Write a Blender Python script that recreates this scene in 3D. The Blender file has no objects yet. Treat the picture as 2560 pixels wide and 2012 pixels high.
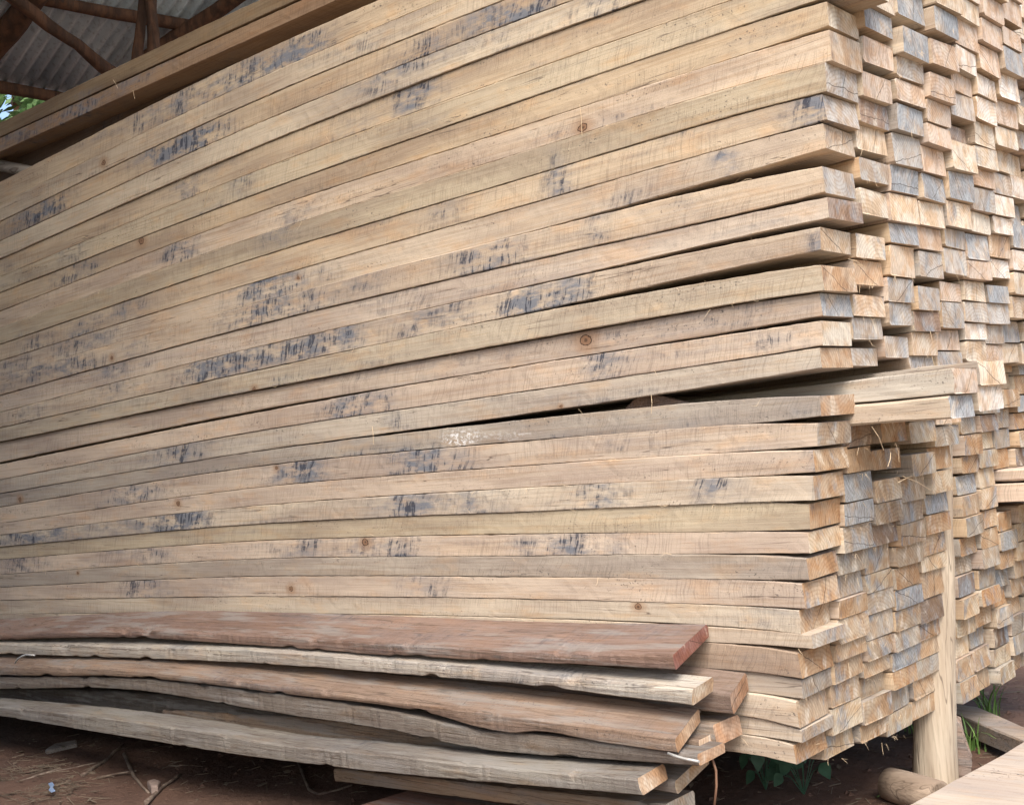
import bpy, bmesh, math, random
from mathutils import Vector, Matrix, noise as mnoise
R = random.Random(7)
C = bpy.context.scene.collection
SC = bpy.context.scene

# ------------------------------------------------------------------ camera
FPX, CX, CY = 3059.8, 1280.0, 1006.0
def _n(v): return v.normalized()
_xl = _n(Vector((-2143-CX, 1417-CY, FPX))); AX = -_xl
AY = _n(Vector((4000-CX, 880-CY, FPX))); AZ = AX.cross(AY)
AX, AY, AZ = _n(AX), _n(AY), _n(AZ)
def c2w(v): return Vector((AX.dot(v), AY.dot(v), AZ.dot(v)))
CAM = Vector((1.0446, -2.00339, 0.0))
def bp(px, py, axis, val):
    """point of the world plane (axis = val) seen at a pixel of the 2560 wide photograph"""
    d = c2w(Vector((px-CX, py-CY, FPX)))
    return CAM + d*((val-CAM[axis])/d[axis])
cd = bpy.data.cameras.new('camera'); cam = bpy.data.objects.new('camera', cd); C.objects.link(cam)
r_, u_, b_ = c2w(Vector((1,0,0))), c2w(Vector((0,-1,0))), c2w(Vector((0,0,-1)))
cam.matrix_world = Matrix(((r_.x,u_.x,b_.x,CAM.x),(r_.y,u_.y,b_.y,CAM.y),(r_.z,u_.z,b_.z,CAM.z),(0,0,0,1)))
cd.sensor_width = 36; cd.lens = 36*FPX/2560; cd.clip_start = .05; cd.clip_end = 500
SC.camera = cam

# ------------------------------------------------------------------ light
w = bpy.data.worlds.new('World'); SC.world = w; w.use_nodes = True
nt = w.node_tree; bg = nt.nodes['Background']
sky = nt.nodes.new('ShaderNodeTexSky'); sky.sky_type = 'NISHITA'; sky.sun_disc = False
SUN_EL, SUN_AZ = math.radians(50), math.radians(138)    # azimuth clockwise from +Y
sky.sun_elevation = SUN_EL; sky.sun_rotation = SUN_AZ; sky.dust_density = 3.0; sky.air_density = 1.0
nt.links.new(sky.outputs[0], bg.inputs[0]); bg.inputs[1].default_value = 0.15
sd = bpy.data.lights.new('sun', 'SUN'); sd.energy = 2.2; sd.angle = math.radians(35); sd.color = (1,.93,.84)
so = bpy.data.objects.new('sun', sd); C.objects.link(so)
sdir = Vector((math.sin(SUN_AZ)*math.cos(SUN_EL), math.cos(SUN_AZ)*math.cos(SUN_EL), math.sin(SUN_EL)))
so.rotation_euler = sdir.to_track_quat('Z', 'Y').to_euler()
SC.view_settings.view_transform = 'Standard'; SC.view_settings.look = 'None'
SC.view_settings.exposure = 1.04; SC.view_settings.gamma = 1.0

# ------------------------------------------------------------------ node helpers
class NT:
    def __init__(s, name):
        s.m = bpy.data.materials.new(name); s.m.use_nodes = True
        s.t = s.m.node_tree; s.b = s.t.nodes['Principled BSDF']; s.b.inputs['Roughness'].default_value = .85
        s.b.inputs['Specular IOR Level'].default_value = .25
    def n(s, ty, **k):
        o = s.t.nodes.new('ShaderNode'+ty)
        for a, v in k.items(): setattr(o, a, v)
        return o
    def setin(s, sock, v):
        if hasattr(v, 'is_output') or isinstance(v, bpy.types.NodeSocket): s.t.links.new(v, sock)
        else: sock.default_value = v
    def math(s, op, a, b=0.0, clamp=False):
        o = s.n('Math', operation=op, use_clamp=clamp); s.setin(o.inputs[0], a); s.setin(o.inputs[1], b); return o.outputs[0]
    def vmath(s, op, a, b=(0,0,0)):
        o = s.n('VectorMath', operation=op); s.setin(o.inputs[0], a); s.setin(o.inputs[1], b)
        return o.outputs['Value'] if op in ('DOT_PRODUCT', 'LENGTH', 'DISTANCE') else o.outputs[0]
    def noise(s, vec, scale=1., detail=3., rough=.55, dist=0.):
        o = s.n('TexNoise'); s.setin(o.inputs['Vector'], vec); o.inputs['Scale'].default_value = scale
        o.inputs['Detail'].default_value = detail; o.inputs['Roughness'].default_value = rough
        o.inputs['Distortion'].default_value = dist; return o.outputs['Fac']
    def ramp(s, f, lo, hi, a=0., b=1.):
        o = s.n('MapRange', interpolation_type='SMOOTHSTEP'); s.setin(o.inputs[0], f)
        o.inputs[1].default_value = lo; o.inputs[2].default_value = hi
        o.inputs[3].default_value = a; o.inputs[4].default_value = b; return o.outputs[0]
    def mix(s, f, a, b, mode='MIX'):
        o = s.n('Mix', data_type='RGBA', blend_type=mode); s.setin(o.inputs[0], f)
        s.setin(o.inputs[6], a); s.setin(o.inputs[7], b); return o.outputs[2]
    def attr(s, name, ty='GEOMETRY'):
        o = s.n('Attribute', attribute_name=name, attribute_type=ty); return o
    def scale(s, v, xyz): return s.vmath('MULTIPLY', v, xyz)
    def bump(s, h, strength=.3, dist=.001):
        o = s.n('Bump'); s.setin(o.inputs['Height'], h); o.inputs['Strength'].default_value = strength
        o.inputs['Distance'].default_value = dist; s.t.links.new(o.outputs[0], s.b.inputs['Normal'])
    def col(s, c): s.setin(s.b.inputs['Base Color'], c)
def V4(c): return (c[0], c[1], c[2], 1.)

def wood_side(name, knots=True, saw=1.0, grain=1.0, blot=1.0, bs=.55, bd=.0012, worn=0.):
    k = NT(name); tc = k.n('TexCoord'); oi = k.n('ObjectInfo')
    cx = k.n('CombineXYZ')
    k.setin(cx.inputs[0], k.math('MULTIPLY', oi.outputs['Random'], 91.)); k.setin(cx.inputs[1], k.math('MULTIPLY', oi.outputs['Random'], 37.))
    k.setin(cx.inputs[2], k.math('MULTIPLY', oi.outputs['Random'], 53.))
    p0 = tc.outputs['Object']; p = k.vmath('ADD', p0, cx.outputs[0])
    sx = k.n('SeparateXYZ'); k.setin(sx.inputs[0], p)
    big = k.noise(k.scale(p, (2.2, 7, 14)), 1., 3.)
    mid = k.noise(k.scale(p, (9, 22, 30)), 1., 4., .6)
    gr = k.noise(k.scale(p, (5, 190, 230)), 1., 5., .65, .3)
    fine = k.noise(k.scale(p, (420, 420, 420)), 1., 3., .7)
    # slanted blade coordinate
    ax = k.math('ADD', sx.outputs[0], k.math('MULTIPLY', sx.outputs[2], -.30))
    wob = k.math('MULTIPLY', k.math('SUBTRACT', k.noise(k.scale(p, (6, 9, 9)), 1., 2.), .5), .05)
    ax = k.math('ADD', ax, wob)
    c2 = k.n('CombineXYZ'); k.setin(c2.inputs[0], k.math('MULTIPLY', ax, 420.)); k.setin(c2.inputs[1], k.math('MULTIPLY', sx.outputs[1], 9.)); k.setin(c2.inputs[2], k.math('MULTIPLY', sx.outputs[2], 12.))
    sawn = k.noise(c2.outputs[0], 1., 2., .5)
    c3 = k.n('CombineXYZ'); k.setin(c3.inputs[0], k.math('MULTIPLY', ax, 95.)); k.setin(c3.inputs[1], k.math('MULTIPLY', sx.outputs[1], 20.)); k.setin(c3.inputs[2], k.math('MULTIPLY', sx.outputs[2], 13.))
    dash = k.noise(c3.outputs[0], 1., 3., .62)
    c4 = k.n('CombineXYZ'); k.setin(c4.inputs[0], k.math('MULTIPLY', ax, 300.)); k.setin(c4.inputs[1], k.math('MULTIPLY', sx.outputs[1], 40.)); k.setin(c4.inputs[2], k.math('MULTIPLY', sx.outputs[2], 55.))
    dash2 = k.noise(c4.outputs[0], 1., 3., .6)
    zcut = k.ramp(k.noise(k.scale(p, (18, 30, 45)), 1., 3.), .34, .52)
    sawmask = k.ramp(k.noise(k.scale(p, (3, 8, 20)), 1., 2.),   .36, .58)
    base = oi.outputs['Color']
    # tonal variation that belongs to the wood
    v = k.mix(k.ramp(big, .35, .68), base, k.mix(1., base, V4((.74, .72, .74)), 'MULTIPLY'))
    v = k.mix(k.math('MULTIPLY', k.ramp(mid, .5, .72), .5), v, k.mix(1., v, V4((1.12, .93, .74)), 'MULTIPLY'))
    v = k.mix(k.math('MULTIPLY', k.ramp(gr, .42, .72), .55*grain), v, k.mix(1., v, V4((.66, .6, .56)), 'MULTIPLY'))
    v = k.mix(k.math('MULTIPLY', k.math('MULTIPLY', k.ramp(sawn, .50, .66), sawmask), .42*saw), v, k.mix(1., v, V4((.52, .51, .52)), 'MULTIPLY'))
    v = k.mix(k.math('MULTIPLY', k.ramp(fine, .5, .75), .35), v, k.mix(1., v, V4((.62, .6, .6)), 'MULTIPLY'))
    v = k.mix(k.math('MULTIPLY', k.ramp(fine, .38, .2), .35), v, k.mix(1., v, V4((1.25, 1.25, 1.25)), 'MULTIPLY'))
    cl = k.noise(k.scale(p, (1.5, 40, 62)), 1., 2., .5, .15)
    cm = k.ramp(k.noise(k.scale(p, (1.9, 12, 25)), 1., 2.), .56-.16*worn, .62-.12*worn)
    v = k.mix(k.math('MULTIPLY', k.math('MULTIPLY', k.ramp(k.math('ABSOLUTE', k.math('SUBTRACT', cl, .5)), .010+.010*worn, .002), cm), .7), v, V4((.09, .065, .05)))
    cup = k.noise(k.scale(p, (2.6, 60, 85)), 1., 2., .5, .6)
    v = k.mix(k.math('MULTIPLY', k.ramp(cup, .54, .66), .28), v, k.mix(1., v, V4((.78, .66, .52)), 'MULTIPLY'))
    if worn:
        fl = k.noise(k.scale(p, (30, 160, 220)), 1., 4., .65)
        v = k.mix(k.math('MULTIPLY', k.ramp(fl, .56, .70), .6*worn), v, k.mix(1., v, V4((.42, .38, .36)), 'MULTIPLY'))
        gl = k.noise(k.scale(p, (4, 25, 40)), 1., 4., .65)
        v = k.mix(k.math('MULTIPLY', k.ramp(gl, .48, .64), .55*worn), v, V4((.30, .29, .275)))
    # specks of dirt and mildew
    spk = k.noise(k.scale(p, (150, 150, 210)), 1., 2., .6)
    spm = k.ramp(k.noise(k.scale(p, (4, 9, 30)), 1., 3.), .5, .66)
    v = k.mix(k.math('MULTIPLY', k.math('MULTIPLY', k.ramp(spk, .62, .68), spm), .75), v, V4((.07, .062, .06)))
    # blue stain
    st = k.attr('stain').outputs['Fac']
    rs = k.math('MULTIPLY', k.ramp(k.noise(k.scale(p, (1.6, 5, 17)), 1., 3., .6), .53, .72), .55*blot)
    wh = k.math('MULTIPLY', k.math('MULTIPLY', st, -1., True), k.ramp(k.noise(k.scale(p, (90, 120, 160)), 1., 4., .7), .48, .60))
    v = k.mix(wh, v, V4((.72, .72, .72)))
    s = k.math('ADD', k.math('MAXIMUM', st, 0.), rs)
    ragged = k.math('MULTIPLY', s, k.ramp(k.noise(k.scale(p, (14, 30, 42)), 1., 5., .7), .32, .72, 0., 1.45))
    f1 = k.math('MULTIPLY', ragged, .58, True)
    f2 = k.math('MULTIPLY', k.math('MULTIPLY', ragged, k.math('MULTIPLY', zcut, k.ramp(k.noise(k.scale(p, (4.5, 9, 16)), 1., 2.), .36, .58, .25, 1.))), k.math('MULTIPLY', k.ramp(dash, .50, .555), k.ramp(dash2, .38, .52, .25, 1.35)), True)
    v = k.mix(f1, v, V4((.185, .195, .22)))
    v = k.mix(k.math('MULTIPLY', f2, .86), v, V4((.04, .045, .065)))
    if knots:
        kn = k.attr('knot', 'OBJECT').outputs['Vector']
        ks = k.n('SeparateXYZ'); k.setin(ks.inputs[0], kn); os_ = k.n('SeparateXYZ'); k.setin(os_.inputs[0], p0)
        dx = k.math('MULTIPLY', k.math('SUBTRACT', os_.outputs[0], ks.outputs[0]), .72)
        dz = k.math('SUBTRACT', os_.outputs[2], ks.outputs[2])
        d = k.math('SQRT', k.math('ADD', k.math('MULTIPLY', dx, dx), k.math('MULTIPLY', dz, dz)))
        d = k.math('ADD', d, k.math('MULTIPLY', k.math('SUBTRACT', k.noise(k.scale(p, (90, 90, 110)), 1., 3.), .5), .009))
        d = k.math('DIVIDE', d, k.math('MAXIMUM', ks.outputs[1], .0001))
        halo = k.ramp(d, 3.6, .7)
        v = k.mix(k.math('MULTIPLY', halo, .55), v, V4((.30, .165, .08)))
        v = k.mix(k.math('MULTIPLY', k.ramp(d, 1.15, .8), .8), v, V4((.22, .12, .07)))
        v = k.mix(k.ramp(k.math('ABSOLUTE', k.math('SUBTRACT', d, .93)), .14, .04), v, V4((.03, .018, .014)))
        v = k.mix(k.math('MULTIPLY', k.ramp(d, .35, .15), .7), v, V4((.05, .03, .02)))
    k.col(v)
    h = k.math('ADD', k.math('MULTIPLY', k.math('MULTIPLY', sawn, sawmask), 1.2*saw), k.math('ADD', k.math('MULTIPLY', gr, .9), k.math('MULTIPLY', fine, .8)))
    k.bump(h, bs, bd)
    return k.m

def wood_end(name):
    k = NT(name); tc = k.n('TexCoord'); oi = k.n('ObjectInfo'); p0 = tc.outputs['Object']
    wn = k.n('TexWhiteNoise', noise_dimensions='1D'); k.setin(wn.inputs['W'], k.math('MULTIPLY', oi.outputs['Random'], 1000.))
    wc = wn.outputs['Color']
    wn2 = k.n('TexWhiteNoise', noise_dimensions='1D'); k.setin(wn2.inputs['W'], k.math('MULTIPLY', oi.outputs['Random'], 777.)); w2 = k.n('SeparateXYZ'); k.setin(w2.inputs[0], wn2.outputs['Color'])
    sp = k.n('SeparateXYZ'); k.setin(sp.inputs[0], p0)
    q = k.n('CombineXYZ'); k.setin(q.inputs[0], sp.outputs[1]); k.setin(q.inputs[1], sp.outputs[2])
    ro = k.n('CombineXYZ'); k.setin(ro.inputs[2], k.math('MULTIPLY', oi.outputs['Random'], 400.))
    q = q.outputs[0]; qr = k.vmath('ADD', q, ro.outputs[0])
    # heart of the tree somewhere near the section
    ctr = k.vmath('MULTIPLY', k.vmath('SUBTRACT', wc, (.3, .6, .5)), (.22, .2, 0))
    dw = k.vmath('MULTIPLY', k.vmath('SUBTRACT', q, ctr), (1, 1, 0))
    dist = k.vmath('LENGTH', dw)
    dist = k.math('ADD', dist, k.math('MULTIPLY', k.noise(k.scale(qr, (22, 22, 1)), 1., 3.), .012))
    rings = k.math('SINE', k.math('MULTIPLY', dist, 820.))
    # saw streaks in a random direction
    vr = k.n('VectorRotate', rotation_type='Z_AXIS'); k.setin(vr.inputs['Vector'], q)
    k.setin(vr.inputs['Angle'], k.math('ADD', k.math('MULTIPLY', w2.outputs[0], 1.3), .9))
    st = k.noise(k.scale(k.vmath('ADD', vr.outputs[0], ro.outputs[0]), (70, 560, 1)), 1., 3., .6)
    st2 = k.noise(k.scale(k.vmath('ADD', vr.outputs[0], ro.outputs[0]), (12, 90, 1)), 1., 3., .6)
    blot = k.noise(k.scale(qr, (26, 26, 1)), 1., 4., .55)
    fine = k.noise(k.scale(qr, (700, 700, 1)), 1., 2., .7)
    base = k.attr('endcol', 'OBJECT').outputs['Color']
    v = k.mix(k.ramp(blot, .40, .62), base, k.mix(1., base, V4((.90, .76, .63)), 'MULTIPLY'))
    wet = k.noise(k.scale(k.vmath('ADD', vr.outputs[0], ro.outputs[0]), (14, 34, 1)), 1., 4., .6)
    v = k.mix(k.math('MULTIPLY', k.ramp(wet, .50, .66), .6), v, k.mix(1., v, V4((.60, .55, .53)), 'MULTIPLY'))
    v = k.mix(k.math('MULTIPLY', k.ramp(wet, .44, .30), .7), v, V4((.66, .60, .50)))
    v = k.mix(k.math('MULTIPLY', k.ramp(rings, -.4, 1.), .30), v, k.mix(1., v, V4((.55, .45, .36)), 'MULTIPLY'))
    v = k.mix(k.math('MULTIPLY', k.ramp(st, .46, .66), .6), v, k.mix(1., v, V4((.5, .45, .42)), 'MULTIPLY'))
    v = k.mix(k.math('MULTIPLY', k.ramp(st2, .46, .3), .4), v, k.mix(1., v, V4((1.3, 1.28, 1.22)), 'MULTIPLY'))
    v = k.mix(k.math('MULTIPLY', k.ramp(fine, .52, .72), .4), v, k.mix(1., v, V4((.5, .47, .45)), 'MULTIPLY'))
    v = k.mix(k.math('MULTIPLY', k.ramp(fine, .4, .25), .4), v, k.mix(1., v, V4((1.3, 1.3, 1.3)), 'MULTIPLY'))
    # blue stain in the sapwood
    bl = k.attr('blue', 'OBJECT').outputs['Fac']
    bn = k.noise(k.scale(k.vmath('ADD', vr.outputs[0], ro.outputs[0]), (15, 26, 1)), 1., 4., .6)
    bm = k.math('MULTIPLY', k.ramp(k.math('ADD', bn, k.math('MULTIPLY', k.math('SUBTRACT', bl, .5), .26)), .46, .66), k.ramp(bl, .02, .25), True)
    v = k.mix(k.math('MULTIPLY', bm, .66), v, k.mix(k.ramp(st, .4, .62), V4((.33, .385, .43)), V4((.13, .15, .175))))
    # drying cracks
    lw = k.math('MULTIPLY', k.math('SUBTRACT', k.noise(k.scale(qr, (24, 24, 1)), 1., 2.), .5), .016)
    for i, (ang, on) in enumerate(((w2.outputs[1], w2.outputs[2]), (w2.outputs[2], w2.outputs[0]))):
        a = k.math('MULTIPLY', ang, 3.14); nrm = k.n('CombineXYZ'); k.setin(nrm.inputs[0], k.math('COSINE', a)); k.setin(nrm.inputs[1], k.math('SINE', a))
        off = k.vmath('SUBTRACT', q, (.062, .026, 0))
        dl = k.math('ABSOLUTE', k.math('ADD', k.math('ADD', k.vmath('DOT_PRODUCT', off, nrm.outputs[0]), lw), k.math('MULTIPLY', k.math('SUBTRACT', on, .5), .03)))
        cr = k.math('MULTIPLY', k.ramp(dl, .0011, .0003), k.ramp(on, .78, .80))
        v = k.mix(k.math('MULTIPLY', cr, .85), v, V4((.05, .032, .024)))
    k.col(v)
    k.bump(k.math('ADD', k.math('MULTIPLY', st, 1.5), k.math('ADD', fine, blot)), .7, .0014)
    return k.m

M_SIDE = wood_side('sawn_pale_timber'); M_END = wood_end('end_grain')
M_ROUGH = wood_side('rough_weathered_timber', knots=False, saw=.55, grain=1.7, blot=.9, bs=.9, bd=.0028, worn=1.)
M_FLAT = wood_side('dusty_board', knots=False, saw=.2, grain=.4, blot=.25, worn=.45)

# ------------------------------------------------------------------ object helpers
def tag(o, label, cat, group=None, kind=None):
    if kind: o['kind'] = kind
    if label: o['label'] = label
    if cat: o['category'] = cat
    if group: o['group'] = group
    return o
def link(name, me, mats, parent=None):
    o = bpy.data.objects.new(name, me); C.objects.link(o)
    for m in mats: me.materials.append(m)
    if parent: o.parent = parent
    return o
def lerp_table(xs, ys, x):
    if x <= xs[0]:
        return ys[0]+(ys[1]-ys[0])*(x-xs[0])/(xs[1]-xs[0])
    for i in range(len(xs)-1):
        if x <= xs[i+1] or i == len(xs)-2:
            return ys[i]+(ys[i+1]-ys[i])*(x-xs[i])/(xs[i+1]-xs[i])
def smooth_table(xs, ys, x):
    """monotone-ish cubic through the stations, linear outside"""
    n = len(xs)
    if x <= xs[0] or x >= xs[-1]: 
        if x <= xs[0]: return ys[0]+(ys[1]-ys[0])*(x-xs[0])/(xs[1]-xs[0])
        return ys[-1]+(ys[-1]-ys[-2])*(x-xs[-1])/(xs[-1]-xs[-2])
    d = [(ys[i+1]-ys[i])/(xs[i+1]-xs[i]) for i in range(n-1)]
    m = [d[0]]+[(d[i-1]+d[i])/2 for i in range(1, n-1)]+[d[-1]]
    for i in range(n-1):
        if x <= xs[i+1]:
            h = xs[i+1]-xs[i]; t = (x-xs[i])/h
            return ((2*t**3-3*t*t+1)*ys[i]+(t**3-2*t*t+t)*h*m[i]+(-2*t**3+3*t*t)*ys[i+1]+(t**3-t*t)*h*m[i+1])
    return ys[-1]

def beam_mesh(x0, x1, y0, y1, ztf, zbf, step, skew=(0, 0), stains=(), rough=.0006, ch=.0011, yw=.0015, endround=0., org=None):
    """a sawn beam from x1 (the visible end) back to x0; ztf/zbf give its top and bottom at any x"""
    if org is None: org = Vector((x1, y0, zbf(x1)))
    n = max(2, int(round((x1-x0)/step))) if step > 0 else 2
    xs = [x1-(x1-x0)*i/n for i in range(n+1)]
    if step > 0: xs = [x1, x1-.004]+xs[1:]
    V, Fc, mi, at = [], [], [], []
    seed = R.random()*100
    for i, x in enumerate(xs):
        zt, zb = ztf(x), zbf(x); h = zt-zb; c = ch*(1+1.2*max(0, mnoise.noise((x*3, seed, 0))))
        yo = yw*mnoise.noise((x*2.1, seed+5, 0))
        ring = [(y0, zb+c), (y0, zb+h*.35), (y0, zb+h*.67), (y0, zt-c), (y0+c, zt), (y1-c, zt), (y1, zt-c), (y1, zb+c), (y1-c, zb), (y0+c, zb)]
        for j, (y, z) in enumerate(ring):
            jx = 0
            if i <= 1:
                jx = skew[0]*(y-y0)+skew[1]*(z-zb)
                if i == 0 and (j in (0, 3, 6, 7)): jx -= endround
            dz = rough*mnoise.noise((x*45, seed+j, 1))*1.6 + rough*mnoise.noise((x*9, seed+j, 3))*1.5
            dy = rough*mnoise.noise((x*50, seed+j, 7))*1.3
            V.append((x+jx-org.x, y+yo+dy-org.y, z+dz-org.z))
            s = 0
            if j in (0, 1, 2, 3, 4, 9):
                for (sx, sz, rx, rz, a) in stains: s += a*math.exp(-((x-sx)/rx)**2-((z-sz)/rz)**2)
            at.append(s)
    m = 10
    for i in range(len(xs)-1):
        for j in range(m):
            a, b = i*m+j, i*m+(j+1) % m
            Fc.append((a, b, b+m, a+m)); mi.append(0)
    Fc.append(tuple(reversed(range(m)))); mi.append(1)
    L = (len(xs)-1)*m; Fc.append(tuple(range(L, L+m))); mi.append(1)
    me = bpy.data.meshes.new('beam'); me.from_pydata(V, [], Fc); me.polygons.foreach_set('material_index', mi)
    A = me.attributes.new('stain', 'FLOAT', 'POINT'); A.data.foreach_set('value', at)
    me.update(); bm = bmesh.new(); bm.from_mesh(me); bmesh.ops.recalc_face_normals(bm, faces=bm.faces); bm.to_mesh(me); bm.free()
    return me, org

ENDC = {'w': ((.76, .72, .66), .05), 'c': ((.70, .63, .52), .08), 't': ((.61, .51, .40), .15), 'o': ((.57, .43, .30), .1),
        'p': ((.64, .54, .45), .05), 'g': ((.50, .475, .44), .30), 'd': ((.34, .28, .24), .35), 'b': ((.53, .51, .48), .95)}
ENDW = {'w': 'whitish', 'c': 'cream', 't': 'tan', 'o': 'orange-brown', 'p': 'pinkish tan', 'g': 'greyish', 'd': 'dark brown', 'b': 'blue-stained'}
def soft(c, f=.38, m=(.56, .465, .375)): return tuple(a*(1-f)+b*f for a, b in zip(c, m))
def shade(c, r):
    f = 1+R.uniform(-r, r); g = R.uniform(-r, r)*.25
    return (c[0]*f*(1+g), c[1]*f, c[2]*f*(1-g))
def end_props(o, k):
    c, b = ENDC[k]; c = shade(c, .1); o['endcol'] = [c[0], c[1], c[2]]; o['blue'] = float(b); o['knot'] = [50., .001, 50.]

# ------------------------------------------------------------------ seams of the front face, read on the plane of the front
XS = (0, 640, 1280, 1900)
SEAM = [  # y of each joint at the four stations; a pair = (bottom of the beam above, top of the beam below)
 (454,135,-140,-380),(510,200,-70,-305),(555,253,-5,-235),(603,311,58,-168),(647,368,119,-100),(691,427,192,-25),
 (731,484,259,49),(777,532,323,123),(818,591,389,199),(861,645,454,272),(902,705,522,347),
 (942,759,592,(419,445)),(989,814,663,(524,527)),(1031,869,726,(583,596)),(1070,927,792,(658,683)),(1105,976,858,751),
 ((1155,1160),(1026,1031),918,(817,823)),(1199,1078,983,890),(1233,1128,(1040,1051),(946,993)),(1267,1166,1105,1058),
 (1308,1219,1166,1127),(1337,1264,1221,1190),(1367,1310,1280,1255),(1398,1352,1335,1328),(1436,1397,1390,(1384,1387)),
 (1467,1440,1441,1449),(1500,1491,1496,1516),(1534,1533,1543,1573),(1565,1575,1590,(1611,1615)),(1600,1620,1645,1681),
 (1632,1660,1690,1734),(1670,1705,1745,1796),(1705,1745,1790,1841),(1745,1790,1835,1890)]
ENDS = {6:(2067,0,66),7:(2074,72,153),8:(2065,155,231),9:(2065,231,302),10:(2062,306,372),11:(2064,414,483),12:(2072,491,547),
 13:(2054,567,627),14:(2063,659,728),15:(2052,729,790),16:(2053,800,864),17:(2051,867,921),18:(2048,988,1042),19:(2039,1057,1117),
 20:(2036,1124,1181),21:(2038,1188,1251),22:(2022,1259,1324),23:(2021,1329,1384),24:(2023,1395,1450),25:(2013,1457,1522),
 26:(2001,1524,1586),27:(2033,1586,1622),28:(2005,1632,1696),29:(2003,1700,1749),30:(1998,1752,1820),31:(2001,1825,1858),32:(1989,1862,1912)}
def pr(v, i): return v[i] if isinstance(v, tuple) else v
SX = [bp(x, 900, 1, 0).x for x in XS]
# mean depth of each station depends slightly on y because of the roll of the camera: keep exact points
def station(i, y): return bp(XS[i], y, 1, 0)
def table(row, k):
    pts = [station(i, pr(row[i], k)) for i in range(4)]
    return [p.x for p in pts], [p.z for p in pts]
ZREF = []
for row in SEAM:
    xa, za = table(row, 0); xb, zb = table(row, 1)
    ZREF.append((smooth_table(xa, [(a+b)/2 for a, b in zip(za, zb)], 0.0), xa, [(a+b)/2 for a, b in zip(za, zb)]))
ZREF.sort(key=lambda t: t[0])
GR = [-4.4, -3.6, -3., -2.2, -1.6, -1., -.5, -.2, 0.]
def lay(x, z0):
    """height at x of the layer that is at z0 near the ends of the stack"""
    if x > 0: 
        s = (lay(0, z0)-lay(-.2, z0))/.2; return z0+s*x
    zz = [t[0] for t in ZREF]
    if z0 <= zz[0]: a, b, f = ZREF[0], ZREF[0], 0
    elif z0 >= zz[-1]: a, b, f = ZREF[-1], ZREF[-1], 0
    else:
        for i in range(len(zz)-1):
            if zz[i] <= z0 <= zz[i+1]: a, b, f = ZREF[i], ZREF[i+1], (z0-zz[i])/(zz[i+1]-zz[i]); break
    da = smooth_table(a[1], a[2], x)-a[0]; db = smooth_table(b[1], b[2], x)-b[0]
    return z0+da*(1-f)+db*f

# ------------------------------------------------------------------ blue-black stains and knots read from the photograph (pixels of a 2173 wide view)
STP = [(385,305,80,1.3),(435,290,45,1.2),(345,325,40,.9),(100,440,45,1.3),(60,470,50,.7),(560,85,20,.7),(620,130,60,.8),(660,105,50,.8),(480,180,110,.75),(560,150,90,.75),
 (330,235,90,.7),(230,262,60,.8),(150,240,40,.6),(830,150,90,1.1),(900,110,70,1.0),(760,175,40,.9),(880,200,50,.8),(1080,50,60,1.3),(1030,35,50,1.1),(1130,25,50,.9),(1300,0,60,.8),
 (390,530,45,.8),(370,545,30,.7),(270,650,40,.8),(140,590,60,.6),(600,610,90,1.2),(540,600,50,1.1),(640,650,60,.9),(520,680,60,.8),(570,650,50,.9),(770,600,60,.6),(620,475,50,.8),(590,490,40,.7),
 (560,755,75,1.3),(470,775,60,1.0),(430,790,50,1.0),(700,720,90,.75),(650,740,40,.9),(740,715,30,.9),(890,690,45,.9),(960,665,60,.7),(1170,640,70,1.2),(1110,655,50,1.0),(1230,620,40,.8),
 (780,855,55,1.1),(720,865,40,.9),(830,880,40,.6),(620,1000,50,1.5),(660,995,30,1.2),(920,985,70,1.2),(870,980,40,1.0),(380,965,40,1.0),(330,975,40,.6),(300,1040,50,.8),(250,1050,40,.8),
 (405,1100,45,1.4),(330,1112,80,1.0),(130,1130,110,1.0),(60,1140,60,.9),(900,1075,80,.9),(1010,1072,60,.9),(850,1085,50,.9),(1270,1045,50,.9),(1290,1055,40,.7),(1500,1040,35,.8),(1530,1055,50,.6),
 (770,1170,50,.7),(840,1168,60,.8),(650,1175,40,.7),(1180,1165,30,1.0),(1230,1165,40,1.0),(1300,1165,50,.7),(1120,1170,40,.6),(320,1180,60,.6),(30,1195,60,.8),(290,1253,40,.7),(340,1250,30,.7),(900,1245,60,.6),(480,1250,60,.4),
 (1195,375,22,1.3),(1170,385,20,.8),(1530,325,26,1.1),(1545,335,18,.9),(1270,490,22,.8),(1060,540,60,.9),(1000,555,60,.7),(1330,435,50,.5),(1710,230,50,.8),(1735,225,20,1.2),(1740,350,15,.9),(1735,515,18,1.2),
 (1265,770,28,1.0),(1300,775,25,.6),(200,715,50,1.0),(170,710,30,.7),(130,730,40,.6),(80,730,50,.6),(290,735,30,.7),(60,790,60,.7),(170,780,60,.8),(230,780,50,.7),(60,870,40,.6),(30,780,50,.7),(240,820,40,.7),
 (1460,430,40,.4),(1100,930,40,.4),(1450,900,60,.3),(510,380,30,.8),(400,400,30,.8),(150,530,30,.7),(180,565,30,.6),(870,215,60,.7),(740,280,60,.5),(940,440,40,.6),(1180,350,20,.5),(1110,640,30,.9),(1680,700,40,.35),(1690,870,30,.3),(1740,975,25,.8),(1745,1045,18,.7)]
KNP = [(1688,326,.0062),(1183,434,.0088),(1240,722,.0085),(1078,715,.005),(678,780,.0075),(222,346,.006),(298,511,.0075),(543,826,.0045),(312,1213,.0055),(1355,1286,.0045),(167,1215,.003),(1188,862,.002),(632,590,.003),(40,1060,.0055),(378,1068,.005)]
FACT = 2560/2173.
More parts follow.
